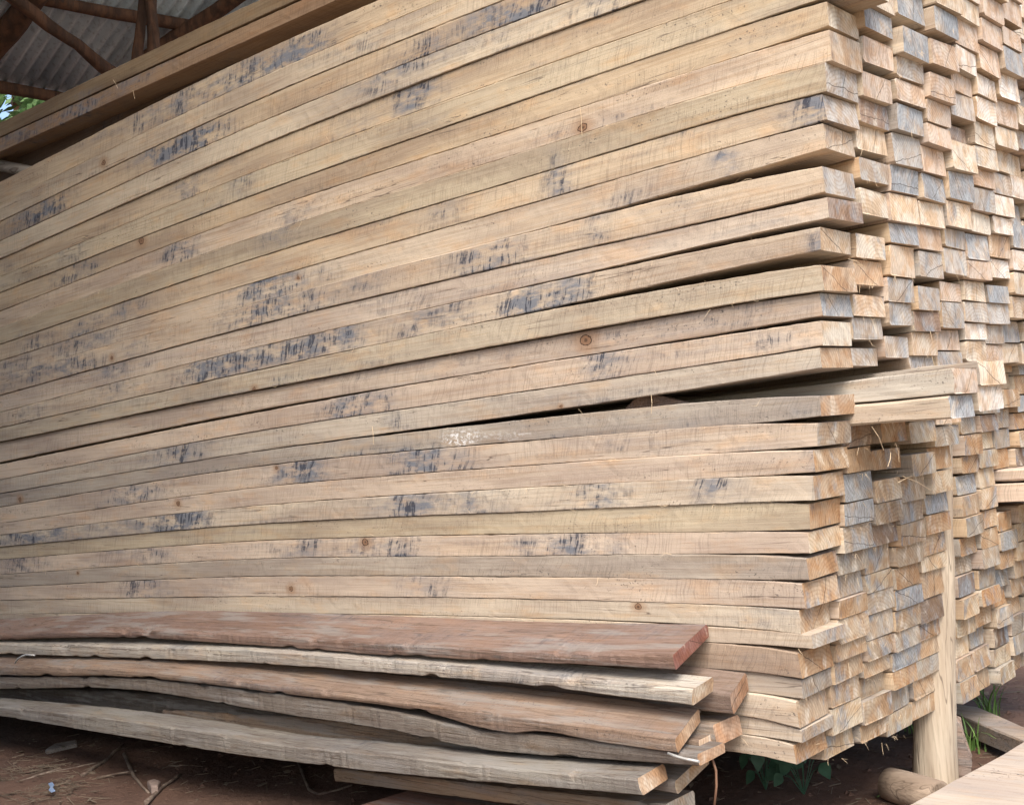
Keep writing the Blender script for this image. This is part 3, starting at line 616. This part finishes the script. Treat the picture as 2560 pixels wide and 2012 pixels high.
def log_mat(name, c1, c2, along='Z', sc=1., bump=.5):
    k = NT(name); tc = k.n('TexCoord'); s = {'Z': (22, 22, 1.6), 'X': (1.6, 22, 22), 'Y': (22, 1.6, 22)}[along]
    p = k.scale(tc.outputs['Object'], tuple(q*sc for q in s))
    a = k.noise(p, 1., 5., .6, .2); b = k.noise(k.scale(tc.outputs['Object'], (5, 5, 5)), 1., 3.); f = k.noise(k.scale(p, (7, 7, 7)), 1., 3., .6)
    v = k.mix(k.ramp(a, .38, .62), V4(c1), V4(c2)); v = k.mix(k.math('MULTIPLY', k.ramp(b, .5, .68), .6), v, k.mix(1., v, V4((.6, .56, .52)), 'MULTIPLY'))
    v = k.mix(k.math('MULTIPLY', k.ramp(f, .5, .7), .4), v, k.mix(1., v, V4((.5, .47, .45)), 'MULTIPLY'))
    vo = k.n('TexVoronoi'); k.setin(vo.inputs['Vector'], k.scale(tc.outputs['Object'], tuple(3.2 if q < 5 else 5.5 for q in s))); vo.inputs['Scale'].default_value = 1.
    dv = k.math('ADD', vo.outputs['Distance'], k.math('MULTIPLY', k.math('SUBTRACT', f, .5), .06)); sel = k.n('SeparateXYZ'); k.setin(sel.inputs[0], vo.outputs['Color'])
    pick = k.ramp(sel.outputs[0], .55, .6)
    v = k.mix(k.math('MULTIPLY', k.math('MULTIPLY', k.ramp(dv, .26, .08), pick), .5), v, k.mix(1., v, V4((.5, .38, .28)), 'MULTIPLY'))
    v = k.mix(k.math('MULTIPLY', k.ramp(dv, .09, .05), pick), v, V4((.06, .035, .025)))
    ck = k.noise(k.scale(p, (1.3, 1.3, .5)), 1., 2.); v = k.mix(k.math('MULTIPLY', k.ramp(k.math('ABSOLUTE', k.math('SUBTRACT', ck, .5)), .012, .003), .6), v, V4((.08, .055, .04)))
    k.col(v); k.bump(k.math('ADD', a, k.math('MULTIPLY', f, .9)), bump, .005); return k.m
M_POST = log_mat('peeled_pole', (.60, .51, .39), (.43, .35, .26)); M_BARK = log_mat('dark_pole', (.15, .075, .042), (.075, .042, .027), 'Z'); M_LOG = log_mat('log_offcut', (.36, .28, .21), (.25, .19, .14), 'X')

# round post standing in front of the rear stack; its top is under the long beams
PY = .675; pr_ = bp(2392, 1938, 1, PY); pl_ = bp(2273, 1938, 1, PY)
base = (pr_+pl_)/2; base.z = GZ-.05; rad = abs(pr_.x-pl_.x)*.5*.83
tp = bp(2338, 1060, 1, PY); PX = []
for i in range(15):
    t = i/14; z = base.z+(.085-base.z)*t; PX.append((base.x+(tp.x-base.x)*(z-base.z)/(tp.z-base.z)+.004*mnoise.noise((i*.6, 3, 0)), PY, z))
me = smooth(tube(PX, [rad*(1.0-.27*(i/14)+.17*math.exp(-i/1.8)) for i in range(15)], 28, .07, 3.))
o = link('wooden_post', me, (M_POST,)); tag(o, 'pale round wooden post standing between the lower stack and the stack behind', 'post')

# bearers under the stacks
for i, x in enumerate((-.95, -2.1, -3.1, -3.9)):
    zz = lay(x, -.635); me = smooth(tube([(x+.01*k, .16+k*.18, zz-.10) for k in range(7)], .08, 14, .08, x))
    o = link('bearer_log', me, (M_BARK,)); tag(o, 'dark round log carrying the stack on the ground, %s from the corner' % ORT[i], 'log', 'logs under the stack')

M_GREY = log_mat('grey_pole', (.30, .27, .235), (.19, .165, .14), 'X')
o = link('round_pole', smooth(tube(path(bp(-90, 396, 1, .07), bp(82, 430, 1, .07), 6, .003, 4.), [.021, .022, .023, .022, .021, .022, .019], 14, .1, 2)), (M_GREY,))
tag(o, 'short grey pole end poking out at the left edge under the dark brown plank', 'pole')
# flat boards, stones and offcuts on the ground
def slab(name, poly, zt, th, mat, label, cat, col=None, group=None, tiltz=None, edge=.004):
    """a flat piece: poly = world (x, y) corners, top height zt (number or list)"""
    n = len(poly); zs = zt if isinstance(zt, (list, tuple)) else [zt]*n
    cxx = sum(p[0] for p in poly)/n; cyy = sum(p[1] for p in poly)/n
    def shr(p, d):
        v = Vector((cxx-p[0], cyy-p[1])); L = v.length; v = v/L*d; return (p[0]+v.x, p[1]+v.y)
    V = [(*p, z-th) for p, z in zip(poly, zs)]+[(*p, z-edge) for p, z in zip(poly, zs)]+[(*shr(p, edge*1.5), z) for p, z in zip(poly, zs)]
    F = [tuple(reversed(range(n)))]
    for l in (0, n):
        for i in range(n): F.append((l+i, l+(i+1) % n, l+n+(i+1) % n, l+n+i))
    F.append(tuple(range(2*n, 3*n)))
    me = bpy.data.meshes.new(name); me.from_pydata(V, [], F); bm = bmesh.new(); bm.from_mesh(me); bmesh.ops.recalc_face_normals(bm, faces=bm.faces); bm.to_mesh(me); bm.free()
    o = link(name, me, (mat,)); 
    if col: o.color = (*col, 1)
    tag(o, label, cat, group); return o
def g2(px, py, z): p = bp(px, py, 2, z); return (p.x, p.y)
def edge_poly(pts, z, n=7, wob=.0035):
    """straight board edges subdivided and made slightly ragged"""
    q = [g2(*p, z) for p in pts]; out = []
    for i in range(len(q)):
        a, b = Vector(q[i]), Vector(q[(i+1) % len(q)]); nn = Vector((-(b-a).y, (b-a).x)).normalized()
        for k in range(n): out.append(tuple(a.lerp(b, k/n)+nn*(wob*mnoise.noise((i*5+k*.9, z*10, 0)) if k else 0)))
    return out
slab('ground_board', edge_poly([(2150,2080),(2272,2012),(2430,1924),(2640,1808),(2960,1700),(2900,1900),(2590,2140)], -.74, 6), -.74, .03, M_FLAT, 'wide pale board lying on the ground at the bottom right corner', 'board', (.54, .465, .385))
slab('ground_board', edge_poly([(2386,1758),(2440,1765),(2700,1872),(2700,1908),(2560,1852),(2386,1782)], -.77, 4, .002), -.77, .045, M_ROUGH, 'narrow grey-brown plank on the soil behind the round post', 'board', (.44, .37, .30))
slab('ground_board', edge_poly([(780,2070),(895,2012),(1107,1946),(1260,1900),(1560,1935),(1600,2100)], -.78, 6), -.78, .04, M_ROUGH, 'reddish plank lying on the ground under the end of the pile', 'board', (.34, .20, .155))
slab('wood_chip', [g2(*p, GZ+.012) for p in ((113,1876),(135,1862),(192,1852),(193,1862),(150,1872),(118,1880))], GZ+.018, .012, M_ROUGH, 'flat grey pointed wood chip on the red soil at the lower left', 'wood chip', (.36, .33, .30))
slab('flat_stone', [g2(*p, GZ+.012) for p in ((1018-650,1957),(1035-650,1952),(1052-650,1956),(1045-650,1970),(1028-650,1972))], GZ+.02, .02, simple('stone', (.20, .15, .13), (.27, .21, .18), 30), 'small brown stone beside the crossed sticks on the soil', 'stone')
# log offcut lying beside the post
a = bp(2222, 1958, 2, GZ+.03); b = bp(2350, 1995, 2, GZ+.03)
me = smooth(tube([a.lerp(b, t) for t in (0, .02, .3, .6, .98, 1)], [.031, .036, .037, .037, .036, .03], 20, .05, 8)); o = link('log_offcut', me, (M_LOG,)); tag(o, 'short round log offcut lying at the foot of the post', 'log')
# chunk of wood leaning on the post
ch = [bp(x, y, 1, PY+.03) for x, y in ((2384,1806),(2398,1812),(2406,1850),(2426,1905),(2420,1950),(2385,1960))]
V = [tuple(p) for p in ch]+[tuple(p+Vector((-.015, .04, .005))) for p in ch]; n = len(ch); F = [tuple(range(n)), tuple(reversed(range(n, 2*n)))]+[(i, (i+1) % n, n+(i+1) % n, n+i) for i in range(n)]
me = bpy.data.meshes.new('chunk'); me.from_pydata(V, [], F); bm = bmesh.new(); bm.from_mesh(me); bmesh.ops.bevel(bm, geom=bm.edges[:], offset=.004, segments=2, affect='EDGES'); bmesh.ops.recalc_face_normals(bm, faces=bm.faces); bm.to_mesh(me); bm.free()
o = link('bark_chunk', me, (M_ROUGH,)); o.color = (.45, .36, .30, 1); tag(o, 'pinkish slab of bark leaning against the foot of the round post', 'bark')

# sticks
STK = [([(0,1958),(130,1925),(260,1898)],.004,'long dry stalk pointing from the lower left corner towards the crossed sticks'),([(205,1930),(260,1900),(310,1861)],.006,'thick dark stick crossing the pile of straw'),
       ([(310,1880),(335,1930),(372,1966)],.006,'dark stick running down to the small stone'),([(365,1995),(410,1950),(450,1925)],.007,'dark stick to the right of the small stone'),([(420,1900),(505,1899)],.0022,'thin straight straw on the soil right of the crossed sticks'),
       ([(740,1880),(772,1965),(800,1975),(880,1960)],.005,'bent root in the shadow under the pile'),([(240,1932),(340,1916)],.004,'thin stalk lying across the thick dark stick')]
M_STK = log_mat('dry_stick', (.24, .19, .15), (.14, .10, .08), 'X', 2.)
for i, (pts, r, lab) in enumerate(STK):
    P = []
    for x, y in pts: p = bp(x, y, 2, GZ+.012); p.z = gz(p.x, p.y)+r; P.append(p)
    Q = []
    for a, b in zip(P, P[1:]): Q += [a.lerp(b, t)+Vector((0, 0, .006*mnoise.noise((t*5, i, 0)))) for t in (0, .25, .5, .75)]
    Q.append(P[-1]); me = smooth(tube(Q, [r*(1-.5*k/len(Q)) for k in range(len(Q))], 7, .2, i)); o = link('dry_stick', me, (M_STK,)); tag(o, lab, 'stick', 'sticks on the soil')
# litter of straw and chips (uncountable)
V, F = [], []
def straw(p, d, L, r, lift=0.):
    n = 3; Q = [p+d*(L*(k/n-.5))+Vector((0, 0, r+.003*mnoise.noise((p.x*50, k, 1))+lift*k/n)) for k in range(n+1)]; tube(Q, r, 4, 0, 0, True, V, F)
for i in range(1500):
    if i < 300: p = bp(R.gauss(100, 70), R.gauss(1955, 22), 2, GZ)
    elif i < 950: p = Vector((R.uniform(-3, -.2), R.uniform(-.9, .6), 0))
    else: p = Vector((R.uniform(-.8, .6), R.uniform(-.1, 1.8), 0))
    p.z = gz(p.x, p.y); a = R.uniform(0, math.pi) if i >= 300 else R.gauss(.15, .4)
    straw(p, Vector((math.cos(a), math.sin(a), R.uniform(-.1, .25))), R.uniform(.01, .06) if i >= 300 else R.uniform(.03, .13), R.uniform(.0005, .0013))
for i in range(1500):
    p = Vector((R.uniform(-3, .7), R.uniform(-1., 1.9), 0)); p.z = gz(p.x, p.y)+.002; a = R.uniform(0, 6.28); L = R.choice((.003, .005, .008, .014)); wd = L*R.uniform(.25, .7); s0 = len(V)
    u = Vector((math.cos(a), math.sin(a), R.uniform(-.3, .3)))*L; q = Vector((-math.sin(a), math.cos(a), R.uniform(-.4, .4)))*wd; up = Vector((0, 0, .0012))
    V += [tuple(p-u-q*.4), tuple(p+u*.3-q), tuple(p+u+q*.2), tuple(p-u*.2+q), tuple(p-u-q*.4+up), tuple(p+u*.3-q+up), tuple(p+u+q*.2+up), tuple(p-u*.2+q+up)]
    F += [(s0+3,s0+2,s0+1,s0), (s0+4,s0+5,s0+6,s0+7), (s0,s0+1,s0+5,s0+4), (s0+1,s0+2,s0+6,s0+5), (s0+2,s0+3,s0+7,s0+6), (s0+3,s0,s0+4,s0+7)]
me = bpy.data.meshes.new('litter'); me.from_pydata(V, [], F); o = link('straw_litter', me, (simple('straw', (.13, .10, .075), (.24, .19, .14), 20),)); tag(o, 'dry straw, shavings and twigs scattered over the soil', 'litter', None, 'stuff')
# clods
V, F = [], []
for i in range(1100):
    p = Vector((R.uniform(-2.6, .5), R.uniform(-.8, 1.8), 0)); p.z = gz(p.x, p.y); r = R.choice((.003, .004, .006, .009)) ; s0 = len(V)
    for (x, y, z) in ((1,0,0),(-1,0,0),(0,1,0),(0,-1,0),(0,0,1),(0,0,-.6)): V.append((p.x+x*r*R.uniform(.6, 1.3), p.y+y*r*R.uniform(.6, 1.3), p.z+z*r*R.uniform(.5, 1)))
    F += [tuple(s0+k for k in f) for f in ((0,2,4),(2,1,4),(1,3,4),(3,0,4),(2,0,5),(1,2,5),(3,1,5),(0,3,5))]
me = bpy.data.meshes.new('clods'); me.from_pydata(V, [], F); o = link('soil_crumbs', me, (M_SOIL,)); tag(o, 'loose crumbs of dark soil', 'soil', None, 'stuff')
# blue scrap, wires and stem
M_BLUE = simple('blue_plastic', (.20, .30, .48), (.33, .42, .6), 40, rough=.5)
slab('plastic_scrap', [g2(*p, GZ+.012) for p in ((121,1960),(131,1957),(136,1964),(132,1970),(138,1978),(128,1981),(122,1976),(126,1969))], GZ+.016, .003, M_BLUE, 'small scrap of blue plastic in the straw at the lower left', 'plastic scrap', edge=.001)
M_WIRE = simple('pale_wire', (.62, .62, .6), (.5, .5, .48), 30, rough=.4); M_WIRE.node_tree.nodes['Principled BSDF'].inputs['Metallic'].default_value = .5
P = [bp(x, y, 1, -.205) for x, y in ((38,1656),(44,1647),(54,1640),(66,1636),(86,1637))]
o = link('bent_wire', smooth(tube(P, .0028, 8)), (M_WIRE,)); tag(o, 'short bent white wire resting on the boards at the left edge', 'wire')
P = [bp(x, y, 1, -.21) for x, y in ((1670,1882),(1690,1890),(1715,1897),(1748,1903))]
o = link('twisted_wire', smooth(tube(P, .0028, 8, .5, 4)), (M_WIRE,)); tag(o, 'silvery twisted wire between the board ends at the bottom', 'wire')
P = [bp(x, y, 1, -.12) for x, y in ((1778,1888),(1790,1925),(1791,1965),(1784,2030))]
o = link('dry_twig', smooth(tube(P, .0024, 7)), (log_mat('stem', (.22, .12, .08), (.3, .18, .12)),)); tag(o, 'thin reddish-brown twig hanging at the end of the board pile', 'twig')

# fibres along the sawn edges (uncountable)
V, F = [], []
def fibre(p, d, L, r=.00035):
    q = p+d*L*.5+Vector((0, -.002, R.uniform(-.3, .3)*L)); tube([p, q, p+d*L+Vector((0, R.uniform(-.006, 0), R.uniform(-.4, .2)*L))], [r, r, r*.4], 3, 0, 0, False, V, F)
for i in range(520):
    k = R.randrange(2, 33); xt, zt = table(SEAM[k], 1); x = R.uniform(-3.2, -.05); z = smooth_table(xt, zt, x)
    fibre(Vector((x, -.006, z+R.uniform(-.003, .003))), Vector((R.uniform(-1, 1), -.25, R.uniform(-.5, .5))).normalized(), R.choice((.006, .01, .014, .022)), R.uniform(.0002, .0004))
for (x, y, dx, dy) in ((1230,222,5,66),(790,905,3,38),(445,400,-12,40),(1850,905,25,50),(1915,1010,60,30),(1800,550,30,14),(1810,560,28,12),(240,170,10,18),(282,192,4,18),(1445,180,30,-40),(1382,838,0,40),(1290,985,10,-10),(1900,940,8,40),(1890,960,-6,30),(1935,1010,-30,14)):
    pl = -.006 if x < 1740 else None
    a = bp(x*FACT, y*FACT, 1, -.01) if pl else bp(x*FACT, y*FACT, 0, .055); b = bp((x+dx)*FACT, (y+dy)*FACT, 1, -.012) if pl else bp((x+dx)*FACT, (y+dy)*FACT, 0, .06)
    tube([a, a.lerp(b, .5)+Vector((.004, -.003, .002)), b], .0006, 4, 0, 0, False, V, F)
for i in range(260):
    c = R.randrange(1, 5); rows = R.choice((COL, LOW))[c]; x, t, b, _ = R.choice(rows)
    p = bp(x+R.uniform(0, 55), b+R.uniform(-3, 3), 1, W*c); 
    fibre(p+Vector((.006, 0, 0)), Vector((.2, R.uniform(-1, 1), R.uniform(-.8, .3))).normalized(), R.uniform(.006, .022), .0003)
me = bpy.data.meshes.new('fibres'); me.from_pydata(V, [], F); o = link('wood_fibres', me, (simple('fibre', (.55, .42, .27), (.68, .54, .37), 20),)); tag(o, 'loose wood fibres and splinters hanging from the sawn edges', 'splinters', None, 'stuff')

# ------------------------------------------------------------------ plants
def leaf_mat(name, c1, c2):
    k = NT(name); tc = k.n('TexCoord'); v = k.mix(k.ramp(k.noise(tc.outputs['Object'], 30., 3.), .35, .65), V4(c1), V4(c2)); k.col(v); k.b.inputs['Roughness'].default_value = .5
    return k.m
M_GRASS = leaf_mat('grass_blade', (.085, .18, .04), (.17, .28, .08)); M_LEAF = leaf_mat('weed_leaf', (.035, .085, .05), (.06, .125, .075))
def blade(V, F, p, az, L, wd, lean):
    n = 6; s0 = len(V); d = Vector((math.cos(az), math.sin(az), 0)); s = Vector((-d.y, d.x, 0))
    for i in range(n+1):
        t = i/n; q = p+d*(L*lean*t*t)+Vector((0, 0, L*(t-.55*lean*t*t*t))); wv = wd*(1-t**2)+.0004; V += [tuple(q-s*wv), tuple(q+s*wv+d*.0006)]
    for i in range(n): F.append((s0+2*i, s0+2*i+1, s0+2*i+3, s0+2*i+2))
for (px, py, n, L, lab) in ((2478,1800,26,.16,'tall green grass tuft at the right behind the round post'),(2440,1880,16,.10,'small grass tuft between the plank and the pale board'),(2270,1835,9,.07,'thin grass blades under the lower stack beside the post'),(2550,1990,20,.08,'grass tuft at the bottom right corner'),(2230,1992,7,.05,'tiny grass sprig at the bottom beside the log offcut')):
    p = bp(px, py, 2, GZ); V, F = [], []
    for i in range(n): blade(V, F, Vector((p.x+R.gauss(0, .014), p.y+R.gauss(0, .014), gz(p.x, p.y)-.003)), R.uniform(0, 6.28), L*R.uniform(.5, 1.1), R.uniform(.0012, .0026), R.uniform(.2, 1.))
    me = bpy.data.meshes.new('tuft'); me.from_pydata(V, [], F); o = link('grass_tuft', me, (M_GRASS,)); tag(o, lab, 'grass tuft', 'grass tufts by the post')
def broad_plant(px, py, leaves, lab, h=.13):
    p = bp(px, py, 2, GZ); p.z = gz(p.x, p.y); e = bpy.data.objects.new('leafy_weed', None); C.objects.link(e); e.location = p; tag(e, lab, 'weed', 'leafy weeds under the stack')
    SV, SF, V, F = [], [], [], []
    for k in range(leaves):
        a = R.uniform(0, 6.28); q = Vector((math.cos(a)*R.uniform(.01, .06), math.sin(a)*R.uniform(.01, .06), h*R.uniform(.35, 1)))
        tube([(0, 0, 0), tuple(q*.55+Vector((0, 0, .012))), tuple(q)], [.0016, .0012, .0008], 5, 0, 0, False, SV, SF)
        d = Vector((math.cos(a)*.9, -.35, math.sin(a)*.8-.25)).normalized(); s = d.cross(Vector((.35+R.uniform(-.3, .3), -.75, .55+R.uniform(-.3, .3)))).normalized(); L = R.uniform(.028, .044); wd = L*.42; s0 = len(V); n = 6
        for i in range(n+1):
            t = i/n; wv = wd*math.sin(math.pi*(t**.8))+.0003; c = q+d*L*t+Vector((0, 0, -.25*L*t*t))
            V += [tuple(c-s*wv+Vector((0, 0, .15*wv))), tuple(c), tuple(c+s*wv+Vector((0, 0, .15*wv)))]
        for i in range(n):
            b = s0+3*i; F += [(b, b+1, b+4, b+3), (b+1, b+2, b+5, b+4)]
    me = bpy.data.meshes.new('stalks'); me.from_pydata(SV, [], SF); link('stalks', me, (M_LEAF,), e); me = bpy.data.meshes.new('leaves'); me.from_pydata(V, [], F); link('leaves', me, (M_LEAF,), e)
broad_plant(2010, 1985, 13, 'dark green broad-leaved weed under the corner of the lower stack'); broad_plant(1915, 1975, 8, 'smaller broad-leaved weed to the left of the larger one', .14)

# ------------------------------------------------------------------ shed
shed = bpy.data.objects.new('timber_shed', None); C.objects.link(shed); shed.location = (-5.5, 1.5, GZ)
tag(shed, 'open pole shed with a corrugated iron roof on dark round poles above the stack', 'shed')
def child(name, me, mat):
    o = link(name, me, (mat,)); o.parent = shed; o.matrix_parent_inverse = Matrix.Translation(-shed.location); return o
EAVE = bp(0, 212, 0, -5.5); TA = .42; RZ = lambda x: EAVE.z+TA*(x+5.5)
k = NT('galvanised_sheet'); tc = k.n('TexCoord'); p = tc.outputs['Object']
a = k.noise(k.scale(p, (1.2, 6, 1.2)), 1., 5., .6); b = k.noise(p, 40., 3., .6); sr = k.noise(k.scale(p, (.8, 14, .8)), 1., 4., .6)
v = k.mix(k.ramp(a, .35, .65), V4((.80, .90, .94)), V4((.54, .63, .68))); v = k.mix(k.math('MULTIPLY', k.ramp(sr, .58, .72), .7), v, V4((.13, .085, .06))); v = k.mix(k.math('MULTIPLY', k.ramp(b, .5, .7), .3), v, V4((.1, .1, .1)))
k.col(v); k.b.inputs['Metallic'].default_value = .1; k.b.inputs['Roughness'].default_value = .55; M_TIN = k.m
pitch = .076; sheetw = .76
for s in range(14):  # roof carried on out of view toward -Y to shade the stack's left
    V, F = [], []; y00 = -6.2+s*(sheetw-.03)*1.0; n = int(sheetw/pitch*8); xs = [-5.5+i*.72 for i in range(9)]
    for i, x in enumerate(xs):
        for j in range(n+1):
            y = y00+sheetw*j/n; z = RZ(x)+.021*math.cos(2*math.pi*(y+6.2)/pitch)+(.002 if s % 2 else 0)+.006*mnoise.noise((x, y*.7, 0)); V.append((x, y, z))
    m = n+1
    for i in range(len(xs)-1):
        for j in range(n): q = i*m+j; F.append((q, q+1, q+m+1, q+m))
    me = bpy.data.meshes.new('sheet'); me.from_pydata(V, [], F)
    bm = bmesh.new(); bm.from_mesh(me); r = bmesh.ops.solidify(bm, geom=bm.faces[:], thickness=.0012); bm.to_mesh(me); bm.free(); smooth(me)
    child('roof_sheet', me, M_TIN)
def pole(name, a, b, r, wob=.02, seed=1.): return child(name, smooth(tube(path(a, b, 8, wob, seed), [r*(1+.08*math.sin(k+seed)) for k in range(9)], 12, .15, seed)), M_BARK)
def onroof(px, py, drop):
    """point seen at a pixel on a plane hung below the roof"""
    d = c2w(Vector((px-CX, py-CY, FPX))); t = (EAVE.z-drop+TA*(CAM.x+5.5)-CAM.z)/(d.z-TA*d.x); return CAM+d*t
pole('purlin', onroof(-60, 208, .05), onroof(330, 275, .05), .036, .008, 2)
pole('purlin', onroof(-40, -25, .05), onroof(720, 110, .05), .034, .008, 3)
pole('rafter', onroof(-70, 190, .10), onroof(115, -40, .10), .062, .008, 4)
pole('rafter', onroof(290, 200, .10), onroof(700, -80, .10), .045, .008, 5)
a_ = onroof(20, -15, .2); pole('brace', a_, bp(290, 190, 0, -4.6), .033, .012, 6)
t_ = onroof(365, -60, .15); pole('king_post', t_, bp(338, 190, 0, t_.x+.05), .026, .006, 7)
t_ = onroof(375, -60, .2); pole('brace', t_, bp(388, 175, 0, t_.x+.1), .03, .006, 8)
pole('tie_beam', bp(-40, 392, 0, -4.5), bp(120, 430, 0, -4.5), .038, .006, 9)
# unseen board wall left of the camera, added to shade the stack's left part
for q in range(28):
    x = -5.6+q*.2; V = []; h = RZ(x)-.06; d = R.uniform(-.01, .01)
    V = [(x, -3.4+d, GZ+.02), (x+.19, -3.4+d, GZ+.02), (x+.19, -3.375+d, GZ+.02), (x, -3.375+d, GZ+.02), (x, -3.4+d, h), (x+.19, -3.4+d, h+.08), (x+.19, -3.375+d, h+.08), (x, -3.375+d, h)]
    me = bpy.data.meshes.new('added_shade_board'); me.from_pydata(V, [], [(3,2,1,0),(4,5,6,7),(0,1,5,4),(1,2,6,5),(2,3,7,6),(3,0,4,7)]); o = child('added_shade_board', me, M_ROUGH); o.color = (.16, .12, .09, 1)
for (x, y) in ((-5.3, -5.8), (-5.3, 3.9), (.15, 3.9)): pole('shed_post', (x, y, GZ-.2), (x, y, RZ(x)-.04), .07, .02, x+y)
o = child('ridge_purlin', smooth(tube(path((.1, -6.1, RZ(.1)-.06), (.1, 4.1, RZ(.1)-.06), 8, .02, 5), .05, 12, .1, 2)), M_BARK)

# ------------------------------------------------------------------ trees beyond the eave
def tree(name, pos, h, cr, label, seed):
    rr = random.Random(seed); e = bpy.data.objects.new(name, None); C.objects.link(e); e.location = pos; tag(e, label, 'tree', 'trees beyond the shed')
    V, F = [], []; tube([(0, 0, 0), (.1, .05, h*.35), (0, .1, h*.7), (.1, 0, h*.95)], [.16, .13, .08, .03], 10, .1, seed, True, V, F)
    tips = []
    for k in range(14):
        a = rr.uniform(0, 6.28); z0 = h*rr.uniform(.3, .85); q = Vector((math.cos(a)*cr*rr.uniform(.5, 1), math.sin(a)*cr*rr.uniform(.5, 1), z0+cr*rr.uniform(0, .5))); tips.append(q)
        tube([(0, 0, z0), tuple(Vector((0, 0, z0)).lerp(q, .5)+Vector((0, 0, .15))), tuple(q)], [.05, .03, .012], 6, 0, 0, True, V, F)
    me = bpy.data.meshes.new('trunk'); me.from_pydata(V, [], F); link('trunk', me, (M_BARK,), e)
    V, F = [], []
    for k in range(9000):
        t = rr.choice(tips); q = t+Vector((rr.gauss(0, cr*.22), rr.gauss(0, cr*.22), rr.gauss(0, cr*.2))); n = Vector((rr.gauss(0, 1), rr.gauss(0, 1), rr.gauss(.6, 1))).normalized(); s = n.orthogonal().normalized(); u = n.cross(s); L = rr.uniform(.05, .11); b = len(V)
        V += [tuple(q-s*L), tuple(q-u*L*.4), tuple(q+s*L), tuple(q+u*L*.4)]; F.append((b, b+1, b+2, b+3))
    me = bpy.data.meshes.new('crown'); me.from_pydata(V, [], F); link('crown', me, (leaf_mat('tree_leaf', (.06, .12, .035), (.12, .20, .07)),), e)
tc_ = bp(40, 275, 0, -12.)
tree('leafy_tree', (tc_.x, tc_.y, GZ), 6.6, 2.2, 'leafy tree seen in the small opening below the eave at the left', 3)
tree('leafy_tree', (-14, tc_.y-4.5, GZ), 5.5, 2.0, 'leafy tree to the left of the shed, outside the picture', 4)
tree('leafy_tree', (-15, tc_.y+5, GZ), 6.0, 2.3, 'leafy tree hidden behind the stack, right of the one in the opening', 5)
print('end planks', NB, 'objects', len(bpy.data.objects))
